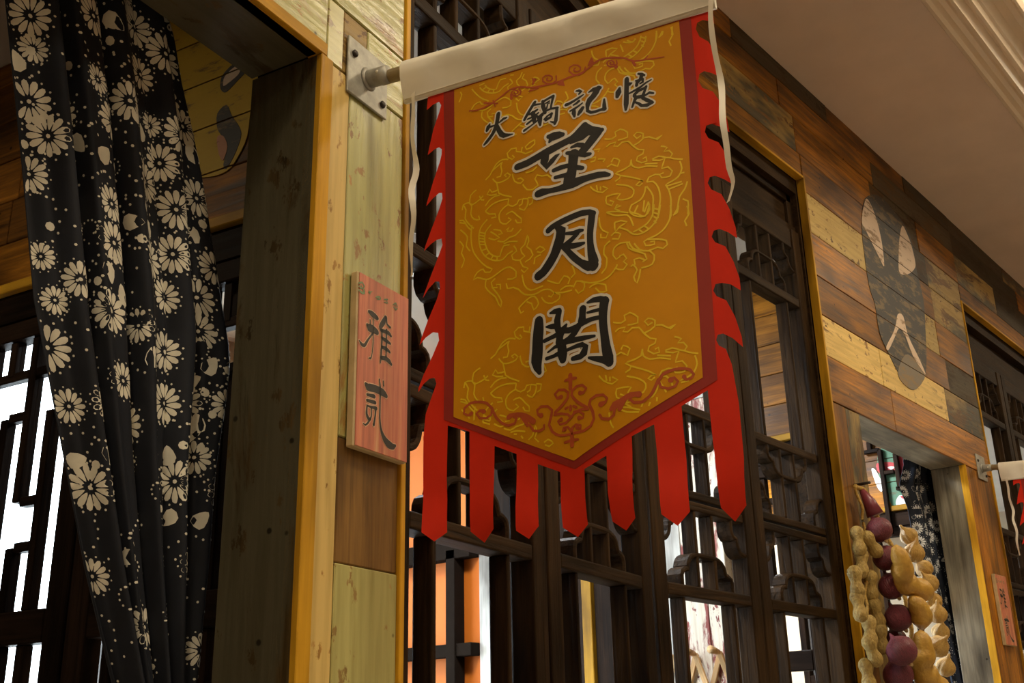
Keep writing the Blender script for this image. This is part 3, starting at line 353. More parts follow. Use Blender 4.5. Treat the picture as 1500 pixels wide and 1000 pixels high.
'm_grey': [(1359,1626),(1438,1665),(1520,1674),(1587,1664),(1664,1647),(1716,1615),(1733,1558),(1731,1485),(1744,1436),(1750,1367),(1727,1282),(1697,1181),(1654,1096),(1552,1022),(1468,1008),(1405,1044),(1348,1092),(1301,1142),(1296,1234),(1273,1275),(1266,1336),(1269,1401),(1271,1451),(1290,1524),(1322,1587)],
'm_earL': [(1352,1617),(1382,1609),(1409,1576),(1426,1531),(1432,1473),(1421,1402),(1394,1418),(1350,1453),(1306,1488),(1284,1505),(1298,1544),(1323,1582)],
'm_earR': [(1654,1629),(1689,1610),(1713,1578),(1726,1528),(1717,1494),(1655,1452),(1583,1424),(1553,1428),(1570,1485),(1602,1558)],
'm_nose': [(1481,1255),(1526,1260),(1543,1199),(1616,1136),(1652,1095),(1623,1101),(1556,1137),(1517,1192),(1472,1204),(1417,1157),(1351,1100),(1339,1109),(1413,1172),(1451,1214)],
'm_low': [(1490,1120),(1571,1124),(1654,1096),(1552,1022),(1468,1008),(1402,1036)],
'pea': [],
'peanut': [(854,455,10),(888,448,-42),(857,400,18),(762,344,0),(898,348,-8),(760,287,5),(910,282,-18),(805,231,10),(919,221,-12),(806,185,-24),(808,132,0)],
'onion': [(925,488,18),(944,419,18),(960,350,19),(971,272,19),(1001,223,15),(881,186,20),(931,134,20)],
'garlic': [(1172,504,15),(1151,455,17),(1254,424,15),(1229,381,16),(1286,339,15),(1257,301,16),(1308,258,15),(1226,215,18),(1304,165,16)],
'pods': [[(885,436,8),(903,401,13),(933,363,14),(1000,339,15),(1070,341,11)],[(946,314,8),(976,290,14),(993,264,14),(1004,245,8)],[(959,234,9),(970,194,14),(977,154,15),(1015,114,16),(1063,75,12)]],
'ropeY': [(896,602,3),(957,594,4),(1015,542,3),(1073,485,4),(1119,355,5),(1133,267,5),(1165,191,5),(1210,123,5)],
'ropeP': [(896,602,3),(917,546,3),(917,493,3),(878,343,3),(841,178,3),(815,98,3)],
'nail': [(966,621)],
'a_yellow': [(505,1205),(369,1137),(278,1048),(283,999),(295,954),(299,904),(316,872),(337,853),(379,854),(425,875),(466,955),(501,1086)],
'a_eye': [(366,1024),(361,1038),(339,1050),(316,1040),(311,1026),(327,1015),(351,1001),(363,1009)],
'a_eyew': [(359,1018),(356,1032),(336,1043),(324,1039),(326,1026),(345,1017),(356,1014)],
'a_grey': [(367,966),(348,976),(335,952),(316,924),(312,904),(324,875),(338,857),(345,866),(340,901),(354,921),(365,939)],
'a_pink': [(363,920),(350,919),(339,897),(346,874),(356,888)],
'a_bars': [(850,694),(703,693),(861,746)],
'c_green': [(354,983),(305,983),(276,947),(215,914),(242,732),(327,750),(334,778),(350,825),(365,900)],
'c_red': [(282,950),(240,929),(248,875),(264,844),(299,828),(288,904)],
'c_red2': [(366,937),(296,925),(302,890),(360,897)],
'c_white': [(317,781),(306,802),(292,805),(245,787),(252,739),(285,736),(311,750)],
'c_white2': [(390,916),(375,913),(355,854),(364,830),(378,852)],
'c_red3': [(297,803),(254,800),(250,785),(278,786)],
'c_eye': [(329,914),(315,917),(301,911),(316,904)],
'c_fret': [[(406,981),(345,982)],[(381,1017),(382,986)],[(345,982),(344,671)],[(338,893),(301,894)],[(289,957),(291,827)],[(302,829),(271,829)]],
'ribL': [(787,8070),(812,7730),(783,7331),(830,6917),(780,6637),(836,6235),(767,5873),(782,5441)],
'ribR': [(4908,7904),(4887,7578),(4891,7166),(4918,6757),(4909,6325),(4920,6024),(4916,5732),(4937,5544),(4864,5336)],
}
# ------------------------------------------------------------------ structure: hall, booths
TH = .115                                    # wall thickness
Z_HEAD, Z_TOP, Z_WIN, Z_BC, Z_FL, Z_HC = .838, 1.856, 1.50, 1.265, -H, 2.45
struct('floor', boxes([(-4.5, 9.5, -4.5, 6.0, -.06, 0)]), None, M['floor'], 'grey stone floor of the hall and the booths', 'floor')
wl = struct('wall_left', boxes([(-3.4, -1.917, .014, TH, Z_FL, Z_TOP), (-1.917, -1.06, .014, TH, Z_HEAD+.012, Z_TOP),
        (-1.064, -.888, .014, TH, Z_FL, Z_TOP), (-.888, .011, .014, TH, Z_WIN+.004, Z_TOP)]), FL, M['back'],
        'near stretch of the plank wall with the curtained doorway and banner post', 'wall')
wr = struct('wall_right', boxes([(-.008, .883, .014, TH, Z_WIN+.004, Z_TOP), (.883, 1.061, .014, TH, Z_FL, Z_TOP), (1.061, 1.911, .014, TH, Z_HEAD+.012, Z_TOP),
        (1.911, 2.176, .014, TH, Z_FL, Z_TOP), (2.176, 3.92, .014, TH, Z_WIN+.004, Z_TOP), (3.92, 7.0, .014, TH, Z_FL, Z_TOP)]), FR, M['back'],
        'far stretch of the plank wall with the painted mask and second doorway', 'wall')
# hall shell
struct('wall_hall_back', boxes([(-4.5, 9.5, -4.6, -4.5, 0, H+Z_HC)]), None, M['hall'], 'plain tan wall across the hall, behind the viewer', 'wall')
struct('wall_hall_left', boxes([(-4.6, -4.5, -4.5, 6, 0, H+Z_HC)]), None, M['hall'], 'plain tan end wall of the hall on the left', 'wall')
struct('wall_hall_right', boxes([(9.5, 9.6, -4.5, 6, 0, H+Z_HC)]), None, M['hall'], 'plain tan end wall at the far end of the hall', 'wall')
struct('wall_left_end', boxes([(-4.5, -1.45, -.02, .08, 0, H+Z_TOP)]), TR(0, .53, 0), M['hall'], 'plain tan wall running on left of the first doorway', 'wall')
# lowered ceiling along the wall, moulding, upper ceiling
TRAY = BY - .44
bm = bmesh.new()
box_bm(bm, -4.5, 9.5, TRAY, 3.6, H+Z_TOP, H+Z_TOP+.05)
ceil = struct('ceiling', mesh_from(bm), None, M['ceil'], 'plain beige lowered ceiling running along the plank wall', 'ceiling')
prof = [(.425, .000), (.430, -.006), (.440, -.008), (.448, -.003), (.455, .010), (.468, .012), (.480, .004), (.490, .003), (.497, .012), (.503, .020), (.512, .016), (.520, .017), (.525, .028),
        (.532, .030), (.545, .050), (.562, .062), (.580, .060), (.590, .050), (.596, .052), (.604, .062), (.604, .075), (.50, .075), (.50, .25), (.425, .25)]
bm = bmesh.new(); A = []; Bv = []
for o_, z_ in prof:
    A.append(bm.verts.new((-4.5, BY-o_, H+Z_TOP+(z_*1.7 if z_ < .07 else z_+.05)))); Bv.append(bm.verts.new((9.5, BY-o_, H+Z_TOP+(z_*1.7 if z_ < .07 else z_+.05))))
for i in range(len(prof)):
    j = (i+1) % len(prof); bm.faces.new((A[i], A[j], Bv[j], Bv[i]))
bmesh.ops.recalc_face_normals(bm, faces=bm.faces[:])
struct('trim_1', mesh_from(bm), None, M['mould'], 'stepped cream crown moulding along the ceiling edge', 'moulding')
struct('ceiling_upper', boxes([(-4.5, 9.5, -4.5, TRAY+.02, H+Z_HC, H+Z_HC+.06)]), None, M['white_ceiling'], 'bright white upper ceiling of the hall beyond the moulding', 'ceiling')
struct('wall_ceiling_step', boxes([(-4.5, 9.5, TRAY-.06, TRAY-.01, H+Z_TOP+.28, H+Z_HC)]), None, M['white_ceiling'], 'white upstand above the crown moulding', 'wall')
# booths: ceiling, back window wall, left end
struct('ceiling_booth', boxes([(-.25, 5.4, .10, 1.80, Z_BC, Z_BC+.06)]), FR, M['booth_ceiling'], 'plain booth ceiling behind the far plank wall', 'ceiling')
struct('ceiling_booth_near', boxes([(-3.0, -.0, .10, 2.3, Z_BC+.001, Z_BC+.061)]), FL, M['booth_ceiling'], 'plain booth ceiling behind the near doorway', 'ceiling')
YB = BY + 1.75
struct('wall_back', boxes([(-1.6, 7.2, YB, YB+.12, 0, .70), (-1.6, 7.2, YB, YB+.12, H+1.17, H+Z_BC+.06), (-1.7, -1.6, .3, YB+.12, 0, H+Z_TOP), (-1.6, .85, YB, YB+.12, .70, H+1.17), (7.1, 7.2, 1.3, YB, 0, H+Z_TOP)]), None, M['hall'], 'outer wall of the booths with the row of windows', 'wall')
nw = 7; x0, x1 = .85, 7.1; wd = (x1-x0)/nw
for i in range(nw):
    a, b = x0+i*wd, x0+(i+1)*wd
    f = boxes([(a, a+.03, YB+.02, YB+.07, .70, H+1.17), (b-.03, b, YB+.02, YB+.07, .70, H+1.17), (a, b, YB+.02, YB+.07, .70, .74), (a, b, YB+.02, YB+.07, H+1.13, H+1.17), ((a+b)/2-.014, (a+b)/2+.014, YB+.03, YB+.06, .74, H+1.13)])
    wo = struct('window_%d' % (i+3), f, None, M['frame'], 'tall two pane window in the outer wall, number %d along the booths' % (i+1), 'window')
    for p0, p1 in ((a+.03, (a+b)/2-.014), ((a+b)/2+.014, b-.03)):
        link('pane', boxes([(p0, p1, YB+.042, YB+.048, .74, H+1.13)]), None, wo, M['glass'])
# warm booth lamp, added white booth lamps, cove strip, then hall ceiling fixtures
bl = FL @ TR(-1.75, .95, Z_BC); t = empty('booth_lamp', bl); tag(t, 'round warm lamp on the ceiling of the curtained booth', 'lamp')
link('housing', lathe([(0, 0), (.16, 0), (.16, -.04), (.15, -.04), (.15, -.02), (0, -.02)], 24), bl, t, M['steel']); link('diffuser', lathe([(0, -.021), (.145, -.021), (.145, -.035), (0, -.05)], 24), bl, t, M['mww'])
ld = bpy.data.lights.new('lamp_light', 'AREA'); ld.shape = 'DISK'; ld.size = .28; ld.energy = 4.5; ld.color = WARM; link('lamp_light', ld, bl @ TR(0, 0, -.07), t)
for fr_, x_, y_, nm in ((FR, .10, .75, 'booth behind the big lattice window'), (FR, 1.45, .70, 'booth behind the second doorway')):  # unseen white lamps, added to brighten these two booths
    bl = fr_ @ TR(x_, y_, Z_BC); t = empty('booth_lamp', bl); tag(t, 'added unseen round white lamp on the ceiling of the '+nm, 'lamp')
    link('housing', lathe([(0, 0), (.16, 0), (.16, -.04), (.15, -.04), (.15, -.02), (0, -.02)], 24), bl, t, M['steel']); link('diffuser', lathe([(0, -.021), (.145, -.021), (.145, -.035), (0, -.05)], 24), bl, t, M['mww'])
    ld = bpy.data.lights.new('lamp_light', 'AREA'); ld.shape = 'DISK'; ld.size = .28; ld.energy = 24.0; ld.color = (.95, .98, 1.0); link('lamp_light', ld, bl @ TR(0, 0, -.07), t)
cv = empty('cove_light', TR(2.5, TRAY-.12, H+Z_TOP+.075)); tag(cv, 'warm strip light lying hidden on top of the crown moulding', 'lamp')
link('strip_housing', boxes([(-4.4, 9.4, TRAY-.135, TRAY-.105, H+Z_TOP+.127, H+Z_TOP+.138)]), None, cv, M['steel'])
ld = bpy.data.lights.new('strip_glow', 'AREA'); ld.shape = 'RECTANGLE'; ld.size = 13.6; ld.size_y = .025; ld.energy = COVE_W; ld.color = WARM
link('strip_glow', ld, TR(2.5, TRAY-.12, H+Z_TOP+.142) @ Matrix.Rotation(math.pi-.5, 4, 'X'), cv)
LSPOTS = [(-1.0, -.35), (.9, -.35), (2.75, .0), (5.4, -.35), (-1.0, -2.6), (1.2, -2.6), (3.3, -2.6), (8.2, -.5)]
lab = ['near row, first', 'near row, second', 'near row, third', 'near row, fourth', 'far row, first', 'far row, second', 'far row, third', 'far row, fourth']
for i, (lx, ly) in enumerate(LSPOTS):
    t = empty('ceiling_lamp', TR(lx, ly, H+Z_HC)); tag(t, 'round warm ceiling lamp over the hall, %s from the left' % lab[i], 'lamp', 'round hall ceiling lamps')
    link('housing', lathe([(0, 0), (.22, 0), (.22, -.05), (.205, -.05), (.205, -.03), (0, -.03)], 24), TR(lx, ly, H+Z_HC), t, M['steel'])
    link('diffuser', lathe([(0, -.031), (.20, -.031), (.20, -.045), (0, -.06)], 24), TR(lx, ly, H+Z_HC), t, M['mww'])
    ld = bpy.data.lights.new('lamp_light', 'AREA'); ld.shape = 'DISK'; ld.size = .4; ld.energy = LAMP_W; ld.color = WARM
    lo = link('lamp_light', ld, TR(lx, ly, H+Z_HC-.08), t)

# ------------------------------------------------------------------ planks
def plank_run(parent, fr, x0, x1, z0, z1, mats, lens=(.45, 1.15), y=0.0, th=.012, gap=.0016, seed=None, first=None):
    rnd = random.Random(seed); x = x0
    nfirst = first
    while x < x1-1e-4:
        l = nfirst or rnd.uniform(*lens); nfirst = None
        e = x+l
        if x1-e < .16: e = x1
        e = min(e, x1)
        j = rnd.uniform(-.0012, .0012)
        m = rnd.choice(mats)
        part('plank', fr, x+gap/2, e-gap/2, y+j, y+j+th, z0+gap/2, z1-gap/2, M[m], parent, bev=.0012)
        x = e
MIX = ['w_orange', 'w_orange', 'w_brown', 'w_worn', 'w_cream', 'w_dark', 'w_orange']
# far wall: rows above the big window, then beside it above the second doorway
ROWS = [.838, .968, 1.087, 1.204, 1.335, 1.461, 1.58, 1.70, 1.79, 1.856]
def plank_list(parent, fr, x, z0, z1, items, gap=.0016):
    for l, mt in items:
        j = random.uniform(-.0012, .0012)
        part('plank', fr, x+gap/2, x+l-gap/2, j, j+.012, z0+gap/2, z1-gap/2, M[mt], parent, bev=.0012); x += l
SEQ = {1.79: (0, [(.52, 'w_orange'), (.60, 'w_dark'), (.62, 'w_brown'), (.44, 'w_dark')]), 1.70: (0, [(.78, 'w_orange'), (.66, 'w_orange'), (.74, 'w_dark')]),
       1.58: (0, [(.30, 'w_dark'), (.56, 'w_worn'), (.54, 'w_orange'), (.40, 'w_dark'), (.38, 'w_brown')]), 1.461: (.879, [(.60, 'w_orange'), (.36, 'w_dark'), (.341, 'w_worn')]),
       1.335: (.879, [(.52, 'w_cream'), (.45, 'w_orange'), (.331, 'w_worn')]), 1.204: (.879, [(.66, 'w_orange'), (.30, 'w_cream'), (.341, 'w_orange')]),
       1.087: (.879, [(.74, 'w_brown'), (.26, 'w_orange'), (.301, 'w_dark')]), .968: (.879, [(.40, 'w_cream'), (.54, 'w_cream'), (.361, 'w_worn')]), .838: (.885, [(.44, 'w_orange'), (.855, 'w_orange')])}
for i in range(len(ROWS)-1):
    z0, z1 = ROWS[i], ROWS[i+1]; x, items = SEQ[z0]
    plank_list(wr, FR, x, z0, z1, items)
    if z0 >= 1.58:
        plank_run(wl, FL, -.877, 0, z0, z1, ['w_orange', 'w_brown'], seed=300+i); plank_run(wr, FR, 2.18, 4.6, z0, z1, ['w_dark', 'w_brown', 'w_worn'], seed=200+i)
plank_list(wr, FR, 0, Z_WIN+.008, 1.58, [(.45, 'w_orange'), (.425, 'w_orange')]); plank_run(wl, FL, -.877, 0, Z_WIN+.008, 1.58, ['w_orange', 'w_brown'], seed=310); plank_run(wr, FR, 2.18, 4.6, Z_WIN+.008, 1.58, ['w_brown', 'w_worn'], seed=311)
# upright boards beside the second doorway
part('plank', FR, .885, .968, .0, .012, Z_FL, .836, M['w_brown'], wr, True); part('plank', FR, .970, 1.063, .001, .013, Z_FL, .836, M['w_worn'], wr, True)
part('plank', FR, 1.909, 1.995, .0, .012, Z_FL, .836, M['w_orange'], wr, True); part('plank', FR, 1.997, 2.172, .001, .013, Z_FL, .836, M['w_orange'], wr, True)
plank_run(wr, FR, 3.92, 5.4, Z_FL, -.6, MIX, seed=9)
for i in range(9): plank_run(wr, FR, 3.92, 5.4, -.6+i*.13, -.47+i*.13, MIX, seed=20+i)
# near wall: post and header over the first doorway
part('plank', FL, -1.050, -1.0115, .0, .012, Z_FL, .8365, M['p_cream'], wl, True)
part('plank', FL, -1.0095, -.888, .0005, .0125, .345, .8365, M['p_green'], wl, True)
part('plank', FL, -1.0095, -.888, .0010, .013, .197, .344, M['p_brown'], wl, True)
part('plank', FL, -1.0095, -.888, .0, .012, Z_FL, .196, M['p_green2'], wl, True)
part('plank', FL, -1.70, -1.062, .0, .012, .858, .934, M['p_green'], wl); part('plank', FL, -1.061, -1.028, .0, .012, .839, .934, M['p_green2'], wl)
part('plank', FL, -1.027, -.975, .001, .013, .839, .934, M['w_worn'], wl); part('plank', FL, -.974, -.888, .0, .012, .839, .934, M['p_green'], wl)
part('plank', FL, -1.70, -.888, .0, .012, .936, 1.05, M['p_green'], wl)
for i in range(7): plank_run(wl, FL, -1.917, -.888, 1.052+i*.115, min(1.165+i*.115, Z_TOP), MIX, seed=40+i)
plank_run(wl, FL, -1.917, -1.701, .858, 1.05, MIX, seed=55)
for i in range(27):
    z0 = Z_FL+i*.12
    plank_run(wl, FL, -3.3, -1.917, z0, min(z0+.119, Z_TOP), MIX, seed=60+i)
# pine edging strips
trims = [(FL, -1.917, -1.064, -.004, .02, .838, .857, False, 'strip under the header of the first doorway'), (FL, -1.075, -1.0515, -.004, .02, Z_FL, .838, True, 'strip on the door side of the banner post'),
         (FL, -.887, -.877, -.004, .02, Z_FL, 1.56, True, 'strip on the window side of the banner post'), (FR, .875, .884, -.004, .02, Z_FL, 1.512, True, 'strip down the right side of the big window'),
         (FR, 0, .875, -.004, .02, 1.50, 1.508, False, 'strip over the far half of the big window'), (FL, -.877, 0, -.004, .02, 1.50, 1.508, False, 'strip over the near half of the big window'),
         (FR, 2.173, 2.181, -.004, .02, Z_FL, 1.508, True, 'strip beside the lattice past the second doorway'), (FR, 2.18, 3.92, -.004, .02, 1.50, 1.508, False, 'strip over the lattice past the second doorway'),
         (FR, 1.905, 1.9085, -.003, .02, Z_FL, .838, True, 'strip on the post of the second doorway')]
for i, (fr, a, b, c, d, e, f, v, nm) in enumerate(trims):
    m_ = part('trim_%d' % (i+2), fr, a, b, c, d, e, f, M['edge'], None, v, bev=.001); tag(m_, 'thin yellow pine '+nm, 'trim', None, 'structure')
# doorway linings
def lining(fr, xl, xr, ms, mj, nm, n):
    o = struct('door_%d' % n, boxes([(xl-.001, xl+.006, .022, .110, Z_FL, Z_HEAD)]), fr, M[mj], nm, 'doorway')
    part('soffit_board', fr, xl, xr, .003, TH, Z_HEAD, Z_HEAD+.010, M[ms], o)
    part('jamb_board', fr, xr-.0, xr+.008, .003, TH, Z_FL, Z_HEAD, M[mj], o, True)
    return o
lining(FL, -1.917, -1.075, 'jamb', 'jamb', 'dark board lined doorway with the gathered blossom curtain', 1)
lining(FR, 1.065, 1.907, 'jamb_grey', 'jamb_grey', 'grey board lined doorway beside the strings of vegetables', 2)

# painted masks on the boards (flat paint, broken at the board joints)
def clip_band(poly, z0, z1):
    for s, lim in ((1, z0), (-1, z1)):
        out = []
        for (ax, az), (bx, bz) in zip(poly, poly[1:]+poly[:1]):
            da, db = s*(az-lim), s*(bz-lim)
            if da >= 0: out.append((ax, az))
            if (da > 0 > db) or (da < 0 < db):
                t = da/(da-db); out.append((ax+(bx-ax)*t, az+(bz-az)*t))
        poly = out
        if len(poly) < 3: return []
    return poly
def smooth_poly(P, n=3):
    out = []; N = len(P)
    for i in range(N):
        p0, p1, p2, p3 = P[i-1], P[i], P[(i+1) % N], P[(i+2) % N]
        for j in range(n):
            t = j/n
            out.append(tuple(.5*(2*p1[c]+(p2[c]-p0[c])*t+(2*p0[c]-5*p1[c]+4*p2[c]-p3[c])*t*t+(3*p1[c]-p0[c]-3*p2[c]+p3[c])*t**3) for c in (0, 1)))
    return out
def paint(name, polys, fr, rows, y, mat, parent, flip=False):
    bm = bmesh.new()
    for P in polys:
        P = smooth_poly([((-x if flip else x)/1000, z/1000) for x, z in P])
        for z0, z1 in zip(rows, rows[1:]):
            c = clip_band(P, z0+.0015, z1-.0015)
            if len(c) > 2:
                top = [bm.verts.new((x, y, z)) for x, z in c]; bot = [bm.verts.new((x, y+.0012, z)) for x, z in c]
                bm.faces.new(top)
                for i in range(len(c)): bm.faces.new((top[i-1], top[i], bot[i], bot[i-1]))
    bmesh.ops.recalc_face_normals(bm, faces=bm.faces[:])
    return link(name, mesh_from(bm), fr, parent, mat)
mk = empty('painted_mask', FR @ TR(1.5, 0, 1.02)); tag(mk, 'charcoal grey opera mask with cream eye shapes painted on the far planks', 'mural')
paint('grey_face', [G['m_grey']], FR, ROWS, -.0024, M['mg'], mk); paint('lower_face', [G['m_low']], FR, ROWS, -.0029, M['mg2'], mk)
paint('eye_shape', [G['m_earL']], FR, ROWS, -.0032, M['mw'], mk); paint('eye_shape', [G['m_earR']], FR, ROWS, -.0032, M['mw'], mk)
paint('nose_line', [G['m_nose']], FR, ROWS, -.0034, M['mw'], mk)

# ------------------------------------------------------------------ booth partitions
def partition(name, fr, label, depth, seed, post=True):
    p = struct(name, boxes([(-depth, -TH, .014, .05, .80, Z_BC), (-depth, -TH, .0, .05, .70, .752)]+([(-TH-.05, -TH, 0, .05, Z_FL, .752)] if post else [])), fr, M['lattice_p'], label, 'wall')
    R_ = [.772]
    while R_[-1] < Z_BC-.05: R_.append(min(R_[-1]+.088, Z_BC))
    if R_[-1] < Z_BC: R_.append(Z_BC)
    for i in range(len(R_)-1): plank_run(p, fr, -depth, -TH, R_[i], R_[i+1], ['w_brown', 'w_orange', 'w_brown'], seed=seed+i)
    part('trim_strip', fr, -depth, -TH, -.012, .014, .753, .771, M['edge'], p)
    return p, R_
pa_, rA = partition('wall_partition_near', FA, 'booth partition behind the blossom curtain, planks over a lattice', 1.84, 700)
pc_, rC = partition('wall_partition_far', FC, 'booth partition seen through the second doorway, planks with red green paint', 1.74, 720, False)
pb_, rB = partition('wall_partition_middle', FB, 'booth partition behind the big window, planks over trim', .36, 740, False)
# yellow mask on the near partition
mk = empty('painted_mask', FA @ TR(-.38, 0, .86)); tag(mk, 'yellow opera mask with grey eye painted on planks behind the curtain', 'mural')
paint('yellow_face', [G['a_yellow']], FA, rA, -.0024, M['my'], mk, True); paint('grey_cheek', [G['a_grey']], FA, rA, -.003, M['mg'], mk, True)
paint('eye_ring', [G['a_eye']], FA, rA, -.003, M['mg'], mk, True); paint('eye', [G['a_eyew']], FA, rA, -.0036, M['mw'], mk, True); paint('cheek_patch', [G['a_pink']], FA, rA, -.0036, M['mp'], mk, True)
mk = empty('painted_mask', FC @ TR(-.27, 0, .72)); tag(mk, 'red, green and white mask painted on planks inside the second doorway', 'mural')
paint('green_face', [G['c_green']], FC, rC, -.0024, M['mgr'], mk, True); paint('red_patch', [G['c_red'], G['c_red2']], FC, rC, -.003, M['mr'], mk, True)
paint('white_patch', [G['c_white'], G['c_white2'], G['c_eye']], FC, rC, -.0036, M['mww'], mk, True); paint('red_lip', [G['c_red3']], FC, rC, -.0042, M['mr'], mk, True)
# dark fret hanging in front of the red and green mask
ft = empty('wooden_fret', FC @ TR(-.3, -.03, .64)); tag(ft, 'thin dark wooden fret bars in front of the red and green mask', 'lattice')
for (a, za), (b, zb) in G['c_fret']:
    if abs(a-b) > abs(za-zb): part('rail', FC, -max(a, b)/1000, -min(a, b)/1000, -.024, -.006, za/1000-.007, za/1000+.007, M['lattice_p'], ft)
    else: part('bar', FC, -a/1000-.008, -a/1000+.008, -.024, -.006, min(za, zb)/1000, max(za, zb)/1000, M['lattice_p'], ft, True)

# dark fret lattice leaves under the near partition's trim
def fret_leaf(fr, t0, t1, z0, z1, label, seed, n=9, st=.045):
    o = empty('partition_lattice', fr @ TR(-(t0+t1)/2, .02, z0)); tag(o, label, 'lattice', 'dark fret lattices in the booth partitions')
    P = lambda nm, a, b, c, d, v, y0=.004, y1=.036: part(nm, fr, -b, -a, y0, y1, c, d, M['lattice_p'], o, v, bev=.002)
    P('stile', t0, t0+st, z0, z1, True); P('stile', t1-st, t1, z0, z1, True)
    P('rail', t0+st, t1-st, z1-.035, z1, False)
    zs = [z0, .05, .17, z1-.035]
    P('rail', t0+st, t1-st, .155, .205, False)
    P('rail', t0+st, t1-st, -.45, -.40, False); P('rail', t0+st, t1-st, z0, z0+.06, False)
    a, b = t0+st, t1-st; w_ = (b-a)/n
    for k in range(1, n):
        x = a+k*w_
        for (c, d) in ((.205, z1-.035), (-.40, .155)):
            h = d-c
            if k % 2: P('bar', x-.009, x+.009, c, c+h*.70, True, .010, .030); P('bar', x-.009, x+.009, c+h*.86, d, True, .010, .030)
            else: P('bar', x-.009, x+.009, c, c+h*.22, True, .010, .030); P('bar', x-.009, x+.009, c+h*.38, d, True, .010, .030)
    for (c, d) in ((.205, z1-.035), (-.40, .155)):
        h = d-c
        for k in range(0, n-1, 2):
            P('crosspiece', a+k*w_+.009, a+(k+2)*w_-.009 if k+2 < n else b, c+h*.86-.008, c+h*.86+.008, False, .011, .029)
            P('crosspiece', a+k*w_, a+(k+1)*w_-.009, c+h*.70-.008, c+h*.70+.008, False, .011, .029)
            P('crosspiece', a+(k+1)*w_+.009, a+(k+2)*w_-.009, c+h*.38-.008, c+h*.38+.008, False, .011, .029)
            P('crosspiece', a+(k+1)*w_+.009, a+(k+2)*w_-.009, c+h*.22-.008, c+h*.22+.008, False, .011, .029)
    return o
fret_leaf(FA, .17, .60, Z_FL, .70, 'dark fret lattice leaf under the near partition trim, half behind the curtain', 1)
fret_leaf(FA, .605, 1.20, Z_FL, .70, 'dark fret lattice leaf with white daylight left of the curtain', 2)
fret_leaf(FA, 1.205, 1.80, Z_FL, .70, 'dark fret lattice leaf deep in the first booth', 3)
fret_leaf(FB, .125, .34, Z_FL, .70, 'dark fret lattice leaf seen low through the far window leaf', 4, 2, .012)
fret_leaf(FC, .17, .75, Z_FL, .70, 'dark fret lattice leaf behind the hanging garlic', 5, 5, .025)
# the rest of the middle partition: boards, dark panels, white post, orange wall
pm = pb_
for a, b, mt in ((.362, .425, 'maroon'), (.427, .50, 'maroon'), (.502, .60, 'white_wood')):
    part('board', FB, -b, -a, .0, .05, Z_FL, .93, M[mt], pm, True)
part('panel', FB, -.60, -.362, .0, .05, .932, Z_BC, M['white_wood'], pm)
for a, b, mt in ((.602, .68, 'lattice_p'), (.682, .81, 'lattice_p'), (.852, .90, 'lattice_p'), (.902, 1.0, 'lattice_p'), (1.002, 1.10, 'lattice_p'), (1.102, 1.205, 'lattice_p')):
    part('board', FB, -b, -a, .0, .05, Z_FL, Z_BC, M[mt], pm, True)
part('edging', FB, -.85, -.815, -.01, .05, Z_FL, Z_BC, M['edge'], pm, True)
part('post', FB, -1.262, -1.21, -.006, .05, Z_FL, Z_BC, M['white_wood'], pm, True)
part('orange_panel', FB, -1.74, -1.264, .0, .05, Z_FL, Z_BC, M['orange_wall'], pm)
for a, b, c, d in ((1.33, 1.37, Z_FL, .60),):
    part('bar', FB, -b, -a, -.05, -.002, c, d, M['back'], pm, True)
part('rail', FB, -1.74, -1.264, -.05, -.002, .57, .63, M['back'], pm); part('rail', FB, -1.74, -1.264, -.045, -.002, .26, .30, M['back'], pm)
# folding peg rack on the maroon boards
rk = empty('folding_coat_rack', FB @ TR(-.48, -.02, .0)); tag(rk, 'pale pine folding peg rack on the maroon peeling boards', 'coat rack')
def slat(x0, z0, x1, z1, y):
    l = math.dist((x0, z0), (x1, z1)); a = math.atan2(z1-z0, x1-x0)
    link('slat', cbox(l, .008, .016), FB @ TR((x0+x1)/2, y, (z0+z1)/2) @ Matrix.Rotation(-a, 4, 'Y'), rk, M['pine'])
for i in range(4):
    xa = -.62+i*.075
    slat(xa, .01, xa+.075, .215, -.008); slat(xa+.075, .01, xa, .215, -.017)
    link('peg', tube_mesh([(xa+.0375*2, -.02, .215), (xa+.075, -.06, .22)], [.007, .011], 10), FB, rk, M['pine'])
# ------------------------------------------------------------------ big lattice window: frame and four carved leaves
def cloud(cx0, cx1, zb, zt, n=6):
    """stepped cloud outline from foot (cx0, zb) over to foot (cx1, zb), top at zt"""
    h = zt-zb; w_ = cx1-cx0
    half = [(0, 0), (0, .30), (.02, .42), (.07, .50), (.12, .52), (.13, .60), (.15, .76), (.20, .90), (.28, .98), (.36, 1.0)]
    L = [(cx0+a*w_, zb+b*h) for a, b in half]; R_ = [(cx1-a*w_, zb+b*h) for a, b in half][::-1]
    return L+R_
def band_mesh(P, th, y0, y1):
    bm = bmesh.new(); A = []
    P = catmull(P, .006)
    n = len(P)
    for i in range(n):
        a, b = P[max(i-1, 0)], P[min(i+1, n-1)]
        dx, dz = b[0]-a[0], b[1]-a[1]; l = math.hypot(dx, dz) or 1; nx, nz = -dz/l*th/2, dx/l*th/2
        e = th*.3
        A.append([bm.verts.new(q) for q in ((P[i][0]+nx, y1, P[i][1]+nz), (P[i][0]+nx, y0+e, P[i][1]+nz), (P[i][0]+nx*.4, y0, P[i][1]+nz*.4), (P[i][0]-nx*.4, y0, P[i][1]-nz*.4), (P[i][0]-nx, y0+e, P[i][1]-nz), (P[i][0]-nx, y1, P[i][1]-nz))])
    for a, b in zip(A, A[1:]):
        for k in range(6): bm.faces.new((a[k], a[(k+1) % 6], b[(k+1) % 6], b[k]))
    bm.faces.new(A[0]); bm.faces.new(A[-1][::-1]); bmesh.ops.recalc_face_normals(bm, faces=bm.faces[:])
    return mesh_from(bm)
